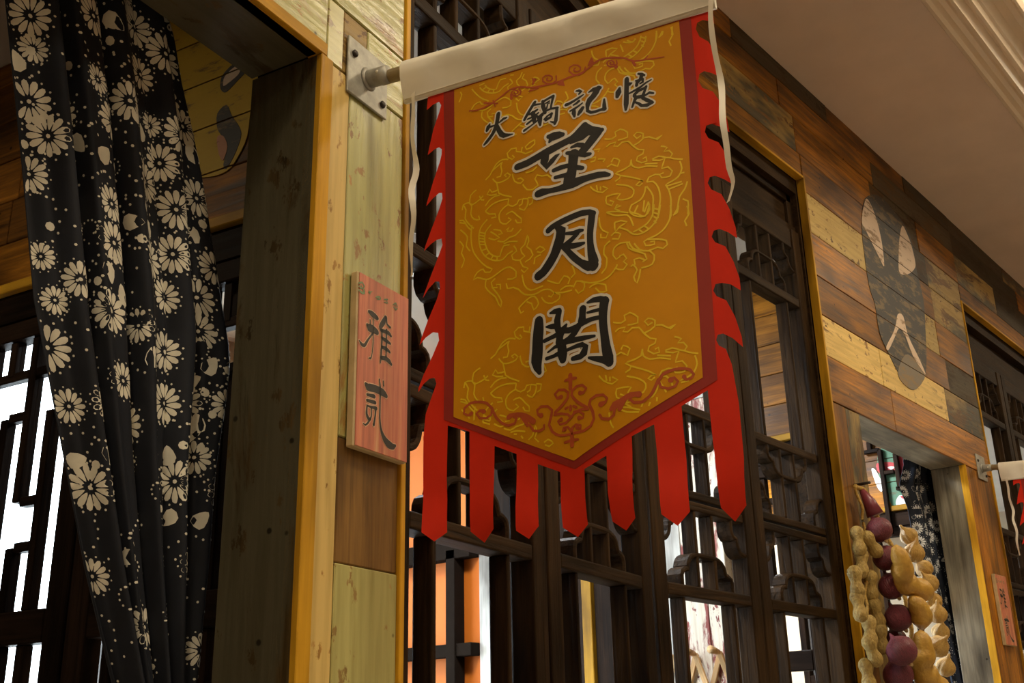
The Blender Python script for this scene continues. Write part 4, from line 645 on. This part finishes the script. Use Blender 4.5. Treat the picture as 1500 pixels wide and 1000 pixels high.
LW = .430; Y0, Y1 = .030, .069
IN1, IN2, OU1, OU2 = .178, .250, .113, .316
R0, R1, R2_, R3a, R3b, R4 = 1.290, 1.104, .672, .482, .458, .278
_meshes = {}
def leaf(fr, ox, label, group='carved dark lattice leaves of the big window'):
    o = empty('lattice_leaf', fr @ TR(ox+LW/2, .05, Z_FL+.03)); tag(o, label, 'lattice', group)
    base = fr @ TR(ox, 0, 0)
    def P(nm, x0, x1, z0, z1, v, y0=Y0, y1=Y1, bev=.003, seg=2):
        k = (nm, x0, x1, z0, z1, y0, y1)
        m = base @ TR((x0+x1)/2, (y0+y1)/2, (z0+z1)/2)
        if v: m = m @ VERT
        if k not in _meshes: _meshes[k] = cbox(z1-z0 if v else x1-x0, y1-y0, x1-x0 if v else z1-z0, bev, seg)
        return link(nm, _meshes[k], m, o, M['lattice'])
    zb = Z_FL+.03
    P('stile', 0.001, .046, zb, 1.33, True, Y0-.004); P('stile', LW-.046, LW-.001, zb, 1.33, True, Y0-.004)
    a, b = .046, LW-.046
    P('rail', a, b, R0-.02, R0+.04, False); P('rail', a, b, R1-.013, R1+.013, False, Y0-.002); P('rail', a, b, R2_-.011, R2_+.011, False)
    P('rail', a, b, R3a-.009, R3a+.009, False); P('rail', a, b, R3b-.010, R3b+.010, False); P('rail', a, b, R4-.012, R4+.012, False, Y0-.003)
    P('rail', a, b, -.35, -.30, False); P('rail', a, b, zb, zb+.10, False); P('panel', a, b, zb+.10, -.35, False, Y0+.015, Y0+.03)
    bt = .010
    def bars(xs, z0, z1):
        for x in xs: P('bar', x-bt/2, x+bt/2, z0, z1, True, Y0+.002, Y1-.004, .0025)
    bars((IN1, IN2), R1+.013, R0-.02); bars((OU1, OU2), R2_+.011, R1-.013); bars((IN1, IN2), R3a+.009, R2_-.011)
    bars((IN1, IN2), R4+.012, R3b-.010); bars((OU1, OU2), -.30, R4-.012)
    def C(nm, pts, th=.011):
        k = (nm, tuple(pts))
        if k not in _meshes: _meshes[k] = band_mesh(pts, th, Y0+.001, Y1-.002)
        return link(nm, _meshes[k], base, o, M['lattice'])
    up = lambda z, h: cloud(OU1, OU2, z, z+h)
    C('cloud_arch', up(R1+.013, .075)); C('cloud_arch', up(R4+.012, .066))
    C('cloud_arch', [(x, 2*(R2_-.011)-z) for x, z in cloud(OU1, OU2, R2_-.011, R2_-.011+.068)])
    # half clouds against the stiles
    for z, s, h in ((R3a+.009, 1, .072), (R3b-.010, -1, .072), (R0-.02, -1, .070)):
        full = cloud(-.055, a+.052, z, z+h); hl = [p for p in full if p[0] > a-.004][::-1]
        hl = [(x, z+s*(q-z)) for x, q in hl]
        C('cloud_bracket', hl, .010); C('cloud_bracket', [(LW-x, q) for x, q in hl], .010)
    return o
leaf(FL, -.869, 'carved lattice leaf next to the banner post'); leaf(FL, -.434, 'carved lattice leaf behind the banner tails, second from the post')
leaf(FR, .003, 'carved lattice leaf third from the post, right of the banner tails'); leaf(FR, .434, 'carved lattice leaf beside the far plank wall, fourth from the post')
for i in range(4): leaf(FR, 2.186+.434*i, ['carved lattice leaf nearest the second banner', 'carved lattice leaf past the second banner, second', 'carved lattice leaf past the second banner, third', 'carved lattice leaf past the second banner, last'][i], 'carved dark lattice leaves past the second doorway')
# window frames (head, transom panel, reveals)
wf = struct('window_1', boxes([(-.8755, .01, .022, TH, 1.455, 1.499), (-.8755, -.870, .022, TH, Z_FL, 1.455), (-.868, .005, .05, .075, 1.335, 1.455)]), FL, M['lattice'], 'dark frame of the near half of the big lattice window', 'window frame')
part('transom_rail', FL, -.868, .0, .035, .085, 1.318, 1.352, M['lattice'], wf)
wf = struct('window_2', boxes([(0, .8745, .022, TH, 1.455, 1.499), (.866, .8745, .022, TH, Z_FL, 1.455), (0, .866, .05, .075, 1.335, 1.455)]), FR, M['lattice'], 'dark frame of the far half of the big lattice window', 'window frame')
part('transom_rail', FR, .0, .866, .035, .085, 1.318, 1.352, M['lattice'], wf); part('frame_bead', FR, .84, .866, .040, .05, 1.352, 1.455, M['lattice'], wf, True)
part('frame_bead', FR, 0, .866, .040, .05, 1.43, 1.455, M['lattice'], wf)
wf = struct('window_12', boxes([(2.182, 3.92, .022, TH, 1.455, 1.499), (2.182, 2.185, .022, TH, Z_FL, 1.455), (2.185, 3.92, .05, .075, 1.335, 1.455)]), FR, M['lattice'], 'dark frame of the lattice window past the second doorway', 'window frame')

# ------------------------------------------------------------------ curtains
def curtain(name, fr, tabL, tabR, z_top, z_bot, t0, npl, amp, mat, label, flowers, drops, pmat, dots_seed, fold=None, fs=1.0):
    o = empty(name, fr @ TR(lerp(tabL, z_bot)/2+lerp(tabR, z_bot)/2, t0, z_bot)); tag(o, label, 'curtain', 'blossom print curtains')
    def T(u, z):
        ph = 2*math.pi*npl*u+.5*math.sin(2.1*z+u*3)
        A = amp*(1+.25*math.sin(5*u+2*z))
        v = A*math.sin(ph)+.45*A*math.sin(1.73*ph+1.1)
        if fold: v += fold(u, z)
        return t0+v
    def Sx(u, z): return lerp(tabL, z)+(lerp(tabR, z)-lerp(tabL, z))*(u+.10/npl*math.sin(2*math.pi*npl*u+.9)*min(1, npl*u, npl*(1-u)))
    def pos(u, z): return Vector((Sx(u, z), T(u, z), z))
    def nrm(u, z):
        du = pos(min(u+.002, 1), z)-pos(max(u-.002, 0), z); dz = pos(u, z+.004)-pos(u, z-.004)
        return du.cross(dz).normalized()
    nu, nz = 150, 90
    bm = bmesh.new(); g = [[bm.verts.new(pos(i/nu, z_bot+(z_top-z_bot)*j/nz)) for i in range(nu+1)] for j in range(nz+1)]
    for j in range(nz):
        for i in range(nu): bm.faces.new((g[j][i], g[j][i+1], g[j+1][i+1], g[j+1][i]))
    me = mesh_from(bm, smooth=True); c = link('cloth', me, fr, o, mat)
    c.modifiers.new('thickness', 'SOLIDIFY').thickness = .0012; c.modifiers['thickness'].offset = 1 if True else 0
    # print
    tabs = {}
    def arc(z):
        k = round(z/.03)
        if k not in tabs:
            zz = k*.03; a = [0.0]; p = pos(0, zz)
            for i in range(1, 401):
                q = pos(i/400, zz); a.append(a[-1]+math.hypot(q.x-p.x, q.y-p.y)); p = q
            tabs[k] = a
        return tabs[k]
    def shift(u, z, d):
        a = arc(z); x = u*400; i = min(int(x), 399); s = a[i]+(a[i+1]-a[i])*(x-i)+d
        if s <= 0 or s >= a[-1]: return None
        lo, hi = 0, 400
        while hi-lo > 1:
            m_ = (lo+hi)//2
            if a[m_] <= s: lo = m_
            else: hi = m_
        return (lo+(s-a[lo])/(a[hi]-a[lo]+1e-9))/400
    bm = bmesh.new()
    def put(u0, z0, poly, cen):
        vs = []
        for a, b in poly:
            u = shift(u0, z0, a)
            if u is None or not (z_bot < z0+b < z_top): return
            vs.append(bm.verts.new(pos(u, z0+b)+nrm(u, z0+b)*.0016))
        u = shift(u0, z0, cen[0])
        if u is None: return
        cv = bm.verts.new(pos(u, z0+cen[1])+nrm(u, z0+cen[1])*.0018)
        for i in range(len(vs)): bm.faces.new((vs[i-1], vs[i], cv))
    def disc(u0, z0, a, b, r, n=6): put(u0, z0, [(a+r*math.cos(2*math.pi*k/n), b+r*math.sin(2*math.pi*k/n)) for k in range(n)], (a, b))
    def petal(u0, z0, cx, cz, ang, r0, r1, wd_):
        ca, sa = math.cos(ang), math.sin(ang); P = []
        for k in range(10):
            th = 2*math.pi*k/10; l = (r0+r1)/2+(r1-r0)/2*math.cos(th); ww = wd_*math.sin(th)*(.75+.35*math.cos(th))
            P.append((cx+l*ca-ww*sa, cz+l*sa+ww*ca))
        l = (r0+r1)/2; put(u0, z0, P, (cx+l*ca, cz+l*sa))
    rnd = random.Random(dots_seed)
    def uz(s, z): return (s-lerp(tabL, z))/(lerp(tabR, z)-lerp(tabL, z))
    flowers = list(flowers); tries = random.Random(77)
    for k in range(2600):
        z = tries.uniform(z_bot, z_top); s = tries.uniform(lerp(tabL, z), lerp(tabR, z))
        if min([math.dist((s, z), q[:2]) for q in flowers]) > .041 and min([math.dist((s, z), q[:2]) for q in drops]) > .026: flowers.append((s, z, .0215))
    for s, z, r in flowers:
        u = uz(s, z)
        if not (0 < u < 1): continue
        r *= fs; n = 13; ph = rnd.random()
        for k in range(n):
            an = 2*math.pi*(k+ph)/n
            petal(u, z, 0, 0, an, r*.26, r*rnd.uniform(.92, 1.0), r*.175)
            disc(u, z, r*1.06*math.cos(an+math.pi/n), r*1.06*math.sin(an+math.pi/n), r*.055, 6)
        disc(u, z, 0, 0, r*.10, 7)
    for s, z, r in drops:
        u = uz(s, z)
        if not (0 < u < 1): continue
        r *= fs*1.3; a0 = rnd.uniform(0, 6.28)
        petal(u, z, 0, 0, a0, -r*.9, r*.9, r*.85)
        disc(u, z, r*1.5*math.cos(a0+2), r*1.5*math.sin(a0+2), r*.38, 8)
        for sgn in (1, -1):
            for k in range(11):
                th = a0+sgn*(.5+k*.42); rr = r*(1.5+.22*k)
                disc(u, z, rr*math.cos(th), rr*math.sin(th), r*.12, 6)
    pass
    pts = [(s, z) for s, z, r in flowers]+[(s, z) for s, z, r in drops]
    for k in range(170):
        z = rnd.uniform(z_bot, z_top); s = rnd.uniform(lerp(tabL, z), lerp(tabR, z))
        if min(math.dist((s, z), p) for p in pts) < .020*fs: continue
        u = uz(s, z); a0 = rnd.uniform(0, 6.28); q = .0055*fs
        for j in range(12):
            th = a0+j*.5; rr = q*(.8+.25*j*.6)
            disc(u, z, rr*math.cos(th), rr*math.sin(th), .0011*fs, 6)
    p_ = link('flower_print', mesh_from(bm, smooth=True), fr, o, pmat); tag(p_, 'cream daisies and dotted scrolls', None, None, 'stuff')
    return o
mm = lambda L: [(a/1000, b/1000) for a, b in L]
curtain('door_curtain', FL, mm(G['cL']), mm(G['cR']), .97, -1.30, .185, 5.3, .014, M['c_cloth'], 'dark curtain with cream daisies gathered in the near doorway',
        [(a/1000, b/1000, c/1000) for a, b, c in G['flowers']], [(a/1000, b/1000, c/1000) for a, b, c in G['drops']], M['c_print'], 5, fs=1.22,
        fold=lambda u, z: .05*max(0, (u-.74)/.26)*max(0, min(1, (z-.45)/.4)))
rn = random.Random(3); fl2 = []; dr2 = []
tL2, tR2 = mm(G['c2L']), mm(G['c2R'])
for k in range(46):
    z = rn.uniform(.0, .86); s = rn.uniform(lerp(tL2, z), lerp(tR2, z)); (fl2 if k % 3 else dr2).append((s, z, rn.uniform(.014, .02) if k % 3 else .008))
tL2[0:0] = [(1.80, .95)]; tR2[0:0] = [(2.03, .95)]
curtain('door_curtain', FR, tL2, tR2, .95, -1.30, .155, 4.3, .012, M['c_cloth2'], 'navy curtain with white blossoms bunched inside the far doorway', fl2, dr2, M['c_print2'], 8)
# curtain rods
for fr, a, b, y, z, nm in ((FL, -1.90, -1.0, .19, .985, 'dark curtain rod hidden over the near doorway'), (FR, 1.08, 2.06, .155, .965, 'dark curtain rod inside the far doorway')):
    o = link('curtain_rod', tube_mesh([(a, y, z), (b, y, z)], .011, 12), fr, None, M['bolt']); tag(o, nm, 'curtain rod')
# ------------------------------------------------------------------ banner (hangs on a pole standing square out of the wall)
E4 = 1e-4
S0 = -.845*1.15
def flag_frame(base, s):                    # local x = out from the wall, local y = towards the print side, z = up
    m = Matrix.Identity(4)
    a = base.to_3x3(); ex = -(a @ Vector((0, 1, 0))); ey = -(a @ Vector((1, 0, 0)))
    o = base @ Vector((s, 0, 0))
    m.col[0][:3] = ex; m.col[1][:3] = ey; m.col[2][:3] = (0, 0, 1); m.col[3][:3] = o
    return m
def pole_z(u): return .852-.078*u
def wave(u, z):
    d = max(0, min(1, (.79-z)/.10)); t = max(0, (.285-z)/.09)
    return d*(.0050*math.sin(u*17+z*5)+.0012*math.sin(u*31-z*9+1))+t*.007*math.sin(u*41+2+z*14)+t*.004*math.sin(z*60)
def flag_mesh(bm, lift, grid=.020):
    """cut flat shapes given in (u, z) into a grid and lay them on the waving cloth"""
    us = [v.co.x for v in bm.verts]; zs = [v.co.y for v in bm.verts]
    for ax, lo, hi in ((0, min(us), max(us)), (1, min(zs), max(zs))):
        k = math.ceil(lo/grid)
        while k*grid < hi:
            co = Vector((0, 0, 0)); co[ax] = k*grid; no = Vector((0, 0, 0)); no[ax] = 1
            bmesh.ops.bisect_plane(bm, geom=bm.verts[:]+bm.edges[:]+bm.faces[:], plane_co=co, plane_no=no)
            k += 1
    bmesh.ops.triangulate(bm, faces=bm.faces[:])
    for v in bm.verts:
        u, z = v.co.x, v.co.y; v.co = (u, wave(u, z)+lift, z)
    bmesh.ops.recalc_face_normals(bm, faces=bm.faces[:])
    return mesh_from(bm, smooth=True)
def poly_bm(P):
    bm = bmesh.new(); bm.faces.new([bm.verts.new((x*E4, y*E4, 0)) for x, y in P]); return bm
FIELD = [(x*E4, y*E4) for x, y in G['field']]
_ins = inside([(FIELD[0][0]+.003, FIELD[0][1]-.004), (FIELD[1][0]-.003, FIELD[1][1]-.004), (FIELD[2][0]-.003, FIELD[2][1]+.003), (FIELD[3][0], FIELD[3][1]+.004), (FIELD[4][0]+.003, FIELD[4][1]+.003)])
def ink(strokes, grow, lift, step=.005):
    bm = bmesh.new()
    for s in strokes: stroke2d(bm, [(a*E4, b*E4, c*E4) for a, b, c in s], grow, step)
    return flag_mesh(bm, lift)
fm = {}
fm['cloth'] = flag_mesh(poly_bm(G['outline']), 0); fm['border'] = flag_mesh(poly_bm(G['border']), .0006); fm['field'] = flag_mesh(poly_bm(G['field']), .0010)
bm = bmesh.new()
for sh in (.230, 0, -.230):
    for s in G['dragon']: stroke2d(bm, [(a*E4, b*E4+sh, .0019) for a, b in s], 0, .004, False, _ins)
fm['dragon'] = flag_mesh(bm, .0013)
fm['scroll'] = ink(G['red'], .0006, .0015); fm['vine'] = ink(G['redtop'], .0002, .0015)
def sleeve(u0, u1):
    bm = bmesh.new(); rings = []; n = 30
    for i in range(n+1):
        u = u0+(u1-u0)*i/n; z = pole_z(u); hem = lerp([(.7815, .5), (.7945, .06)], u) if False else .800-.0365*u
        dz = z-hem; wv = wave(u, hem); f = .0035*math.sin(i*.9)+.002*math.sin(i*2.3+1)
        prof = [(-.002, hem+.0), (-.004+f*.5, hem+dz*.35), (-.010+f, hem+dz*.7), (-.0145, z), (-.0105, z+.0105), (0, z+.0150), (.0105, z+.0105), (.0145, z), (.012+f, hem+dz*.7), (.007+f, hem+dz*.35), (.0045, hem+.004), (.0035, hem-.001)]
        rings.append([bm.verts.new((u, wv+a, b)) for a, b in prof])
    for a, b in zip(rings, rings[1:]):
        for k in range(len(a)): bm.faces.new((a[k], a[(k+1) % len(a)], b[(k+1) % len(a)], b[k]))
    bmesh.ops.recalc_face_normals(bm, faces=bm.faces[:])
    return mesh_from(bm, smooth=True)
def ribbon(P, wd_, y):
    bm = bmesh.new(); P = catmull([(a*E4, b*E4) for a, b in P], .006); prev = None
    for i, (u, z) in enumerate(P):
        tw = .5*math.sin(i*.22)+.25*math.sin(i*.5+1); c, s = math.cos(tw), math.sin(tw); hw = wd_/2*(1-.25*(i/len(P))**4)
        cur = [bm.verts.new((u+k*hw*c, y+k*hw*s+.003*math.sin(i*.3), z)) for k in (-1, 0, 1)]
        if prev:
            for k in (0, 1): bm.faces.new((prev[k], prev[k+1], cur[k+1], cur[k]))
        prev = cur
    return mesh_from(bm, smooth=True)
fm['sleeve'] = sleeve(.062, .493); fm['stitch'] = tube_mesh([(u, wave(u, .79)+.0052, .8035-.0365*u) for u in [.064+.428*i/20 for i in range(21)]], .0008, 5)
fm['pole'] = tube_mesh([(u, 0, pole_z(u)) for u in (.022, .25, .490)], .0095, 14)
fm['ribL'] = ribbon(G['ribL'], .0085, .006); fm['ribR'] = ribbon(G['ribR'], .0075, .010)
def banner(fr, label, words):
    o = empty('hanging_banner', fr @ TR(.27, 0, .20)); tag(o, label, 'banner', 'fringed banners hanging out from the wall')
    cl = link('cloth', fm['cloth'], fr, o, M['f_red'])
    link('border', fm['border'], fr, o, M['f_border']); fi = link('printed_field', fm['field'], fr, o, M['f_orange'])
    tag(link('dragon_print', fm['dragon'], fr, fi, M['gold']), 'lemon yellow dragon and cloud line print', None, None, 'stuff')
    tag(link('scroll_print', fm['scroll'], fr, fi, M['scroll']), 'brick red scrollwork over the point'); tag(link('vine_print', fm['vine'], fr, fi, M['scroll']), 'brick red curling vine')
    sl = link('pole_sleeve', fm['sleeve'], fr, o, M['band']); link('hem_stitch', fm['stitch'], fr, sl, M['band'])
    link('pole', fm['pole'], fr, o, M['pole']); link('tie_ribbon', fm['ribL'], fr, o, M['band']); link('tie_ribbon', fm['ribR'], fr, o, M['band'])
    for wname in words:
        h = link('character', ink(G[wname], .0036 if wname in ('wang', 'yue', 'ge') else .0023, .0017), fr, fi, M['halo'])
        h.name = 'character'; c = link('character', ink(G[wname], .0003, .0019), fr, fi, M['ink'])
    return o
WORDS = ['huo', 'guo', 'ji', 'yi', 'wang', 'yue', 'ge']
FB1 = flag_frame(FL, S0); FB2 = flag_frame(FR, 2.072)
banner(FB1, 'large orange banner with red fringe and black brush characters', WORDS)
banner(FB2, 'red fringed banner at the right edge, past the second doorway', [])
# bracket plates that carry the poles
def bracket(fr, s, label):
    ff = flag_frame(fr, s)
    o = empty('pole_bracket', ff @ TR(0, 0, .81)); tag(o, label, 'bracket', 'steel pole brackets')
    part('plate', fr, s-.044, s+.044, -.0045, -.0005, .811, .898, M['steel'], o, bev=.001)
    link('socket', tube_mesh([(u, 0, pole_z(u)) for u in (.004, .015, .026, .037)], .0125, 16), ff, o, M['steel'])
    link('weld_bead', tube_mesh([(.0045, 0, pole_z(0)), (.008, 0, pole_z(0))], [.017, .0135], 16), ff, o, M['steel'])
    link('rivet', lathe([(.0025, 0), (.002, .0012), (0, .0016)], 8), ff @ TR(.028, .0118, pole_z(.028)) @ Matrix.Rotation(-math.pi/2, 4, 'X'), o, M['band'])
    for dx, z in ((-.032, .874), (.032, .829), (-.032, .829), (.032, .874)):
        if (dx < 0) == (z > .85):
            link('bolt', lathe([(.0052, 0), (.0052, .003), (.003, .0045), (0, .0046)], 6), fr @ TR(s+dx, -.0045, z) @ Matrix.Rotation(math.pi/2, 4, 'X'), o, M['bolt'])
bracket(FL, S0-.006, 'square steel plate with pole socket on the near post'); bracket(FR, 2.072, 'square steel plate with pole socket on the far post')

# ------------------------------------------------------------------ painted room signs
m, nt, b = newmat('pink_red_sign_paint')
g = noise(nt, objvec(nt, (3, 60, 60)), 1.6, 6, .6); r = ramp(nt, [(.3, (.34, .10, .060)), (.48, (.56, .17, .095)), (.60, (.62, .24, .12)), (.72, (.70, .42, .22))], g)
nt.links.new(r.outputs[0], b.inputs['Base Color']); b.inputs['Roughness'].default_value = .45; M['sign'] = m
M['s_halo'] = plain('sign_pale_outline', (.66, .42, .26), .5, .05); M['s_green'] = plain('sign_green_ink', (.16, .24, .11), .5, .1); M['s_ink'] = plain('sign_black_ink', (.025, .018, .012), .5)
def wall_ink(strokes, grow, dx, dz, y, sc_=1.0):
    bm = bmesh.new()
    for s in strokes: stroke2d(bm, [(a*E4+dx, b*E4+dz, c*E4) for a, b, c in s], grow, .003)
    for v in bm.verts: v.co = (v.co.x, y, v.co.y)
    for f in bm.faces:
        f.normal_update()
        if f.normal.y > 0: f.normal_flip()
    return mesh_from(bm)
def sign(fr, x0, x1, z0, z1, words, label, dx=0, dz=0):
    o = empty('room_sign', fr @ TR((x0+x1)/2, -.006, z0)); tag(o, label, 'sign', 'pink red room signs')
    part('board', fr, x0, x1, -.0125, -.001, z0, z1, M['s_wood'], o, True, bev=.0015)
    part('painted_face', fr, x0+.0025, x1-.0005, -.0137, -.0124, z0+.0015, z1-.0015, M['sign'], o, True, bev=.0008)
    for wname in words:
        link('character', wall_ink(G[wname], .0011, dx, dz, -.01395), fr, o, M['s_halo']); link('character', wall_ink(G[wname], 0, dx, dz, -.0142), fr, o, M['s_ink'])
    tag(link('small_print', wall_ink(G['green'], 0, dx, dz, -.0141), fr, o, M['s_green']), 'small green emblem and lettering')
sign(FL, -.999, -.889, .333, .559, ['ya', 'er'], 'pink red sign with two black characters on the near post')
sign(FR, 1.985, 2.095, .258, .484, ['ya', 'er'], 'pink red sign with black characters on the far post', 2.984, -.075)

# ------------------------------------------------------------------ strings of vegetables beside the second doorway
def veg_mat(name, c0, c1, sx, rough):
    m, nt, b = newmat(name); n = noise(nt, objvec(nt, sx), 6, 5, .6)
    r = ramp(nt, [(.3, c0), (.7, c1)], n); nt.links.new(r.outputs[0], b.inputs['Base Color']); b.inputs['Roughness'].default_value = rough
    bp = nt.nodes.new('ShaderNodeBump'); bp.inputs['Strength'].default_value = .8; bp.inputs['Distance'].default_value = .006; nt.links.new(n, bp.inputs['Height']); nt.links.new(bp.outputs[0], b.inputs['Normal'])
    return m
M['onion'] = veg_mat('purple_onion_skin', (.075, .010, .022), (.25, .045, .065), (2.6, 2.6, .22), .35); M['root'] = veg_mat('dry_root', (.35, .22, .08), (.6, .42, .2), (1.5, 1.5, 1.5), .7)
M['garlic'] = veg_mat('yellow_garlic_skin', (.42, .23, .045), (.66, .42, .11), (2.2, 2.2, .35), .45); M['peanut'] = veg_mat('peanut_shell', (.26, .16, .035), (.52, .36, .10), (1.3, 1.3, .8), .6)
M['pod'] = veg_mat('ginger_yellow_skin', (.38, .20, .025), (.58, .34, .06), (8, 8, 8), .4); M['straw'] = veg_mat('straw_rope', (.34, .19, .03), (.60, .38, .09), (20, 20, 40), .7)
PX = 3.05/1613                              # metres per picture pixel at that distance
rn = random.Random(11)
def ballprof(r, flat, n=14): return [(r*math.sin(math.pi*i/n), r*flat*-math.cos(math.pi*i/n)) for i in range(n+1)]
onion_me = lathe([(0, -.98), (.10, -.97)]+[(math.sin(a)**.92, -math.cos(a)*.93) for a in [math.pi*i/16 for i in range(1, 15)]]+[(.16, 1.0), (.07, 1.25), (0, 1.35)], 26, lambda t, z: 1+.018*math.cos(13*t))
root_me = lathe([(0, -1.16), (.10, -1.13), (.15, -1.0), (.17, -.93), (0, -.90)], 8)
garl_me = lathe([(0, -.86), (.2, -.9), (.55, -.80), (.85, -.52), (1.0, -.1), (.96, .25), (.75, .58), (.42, .85), (.2, 1.1), (.12, 1.45), (0, 1.5)], 42, lambda t, z: 1-.16*abs(math.cos(3.5*t))**6*max(0, 1-abs(z)*.6))
pea_me = lathe([(0, -1.0), (.16, -.97), (.36, -.82), (.45, -.58), (.43, -.32), (.33, -.08), (.32, .06), (.40, .28), (.46, .52), (.40, .78), (.22, .95), (0, 1.02)], 22, lambda t, z: 1+.03*math.cos(8*t)*math.cos(14*z))
ordn = ['topmost', 'second', 'third', 'fourth', 'fifth', 'sixth', 'seventh', 'eighth', 'ninth', 'tenth', 'eleventh', 'lowest']
def sm(s): return Matrix.Diagonal((s, s, s, 1))
for i, (x, z, r) in enumerate(G['onion']):
    y = (-.066, -.066, -.066, -.066, -.040, -.098, -.062)[i]; s = r*PX*.97; m_ = FR @ TR(x/1000, y, z/1000) @ Matrix.Rotation(rn.uniform(-.15, .15), 4, 'Y') @ Matrix.Rotation(rn.uniform(-.55, -.3), 4, 'X')
    o = empty('onion', FR @ TR(x/1000, y, z/1000-s)); tag(o, 'purple onion on the hanging string, %s from the top' % ordn[i] if i else 'purple onion at the top of the hanging string', 'onion', 'string of purple onions')
    link('bulb', onion_me, m_ @ sm(s), o, M['onion']); link('root_tip', root_me, m_ @ sm(s), o, M['root'])
gl = []
for i, (x, z, r) in enumerate(G['garlic']):
    s = r*PX*.88; y = -.048-.016*(i % 2); m_ = FR @ TR(x/1000, y, z/1000) @ Matrix.Rotation(rn.uniform(-.7, -.2), 4, 'Y') @ Matrix.Rotation(rn.uniform(-.5, .9), 4, 'X') @ Matrix.Rotation(rn.uniform(0, 3), 4, 'Z')
    o = empty('garlic_bulb', FR @ TR(x/1000, y, z/1000-s)); tag(o, 'yellow garlic bulb on the hanging string, %s from the top' % ordn[i] if i else 'yellow garlic bulb at the top of the hanging string', 'garlic', 'string of garlic bulbs')
    link('bulb', garl_me, m_ @ sm(s), o, M['garlic'])
for i, (x, z, a) in enumerate(G['peanut']):
    s = 21*PX; y = -.036-.020*(i % 2); m_ = FR @ TR(x/1000, y, z/1000) @ Matrix.Rotation(math.radians(a), 4, 'Y') @ Matrix.Rotation(rn.uniform(-.2, .2), 4, 'X') @ Matrix.Rotation(rn.uniform(0, 3), 4, 'Z')
    o = empty('peanut', FR @ TR(x/1000, y, z/1000-s)); tag(o, 'tan peanut shell hanging beside the window frame, %s down' % ordn[i] if i else 'tan peanut shell at the top of its string', 'peanut', 'string of peanuts')
    link('shell', pea_me, m_ @ sm(s), o, M['peanut'])
for i, L in enumerate(G['pods']):
    pts = catmull([(x/1000, z/1000, r*PX) for x, z, r in L], .008)
    me = tube_mesh([(p[0], -.112-.008*math.sin(k*.4), p[1]) for k, p in enumerate(pts)], [p[2]*(.55+.45*min(1, k/2.5, (len(pts)-1-k)/2.5))*(1+.10*math.sin(k*1.1)) for k, p in enumerate(pts)], 14)
    o = link('ginger_root', me, FR, None, M['pod']); tag(o, ['smooth yellow ginger root between the onions and garlic, uppermost', 'short yellow ginger root in the middle of the garlic string', 'thick yellow ginger root lowest beside the onions'][i], 'ginger', 'yellow ginger roots on the strings')
for key, nm, y in (('ropeY', 'yellow straw rope running down between onions and garlic', -.03), ('ropeP', 'thin straw rope that the peanuts hang on', -.03)):
    pts = catmull([(x/1000, z/1000) for x, z, r in G[key]], .01); o = link('straw_rope', tube_mesh([(p[0], y+.003*math.sin(k), p[1]) for k, p in enumerate(pts)], .0065 if key == 'ropeY' else .004, 7), FR, None, M['straw']); tag(o, nm, 'rope')
pts = [(.93, -.03, .60), (.936, -.045, .565), (.94, -.055, .53)]
o = link('onion_stalks', tube_mesh(pts, [.006, .016, .022], 12), FR, None, M['onion']); tag(o, 'bundle of purple onion stalks tied under the nail', 'onion stalks')
x, z = G['nail'][0]; o = link('nail', tube_mesh([(x/1000, .01, z/1000), (x/1000-.02, -.05, z/1000-.004)], .004, 8), FR, None, M['bolt']); tag(o, 'dark nail that the vegetable strings hang from', 'nail')
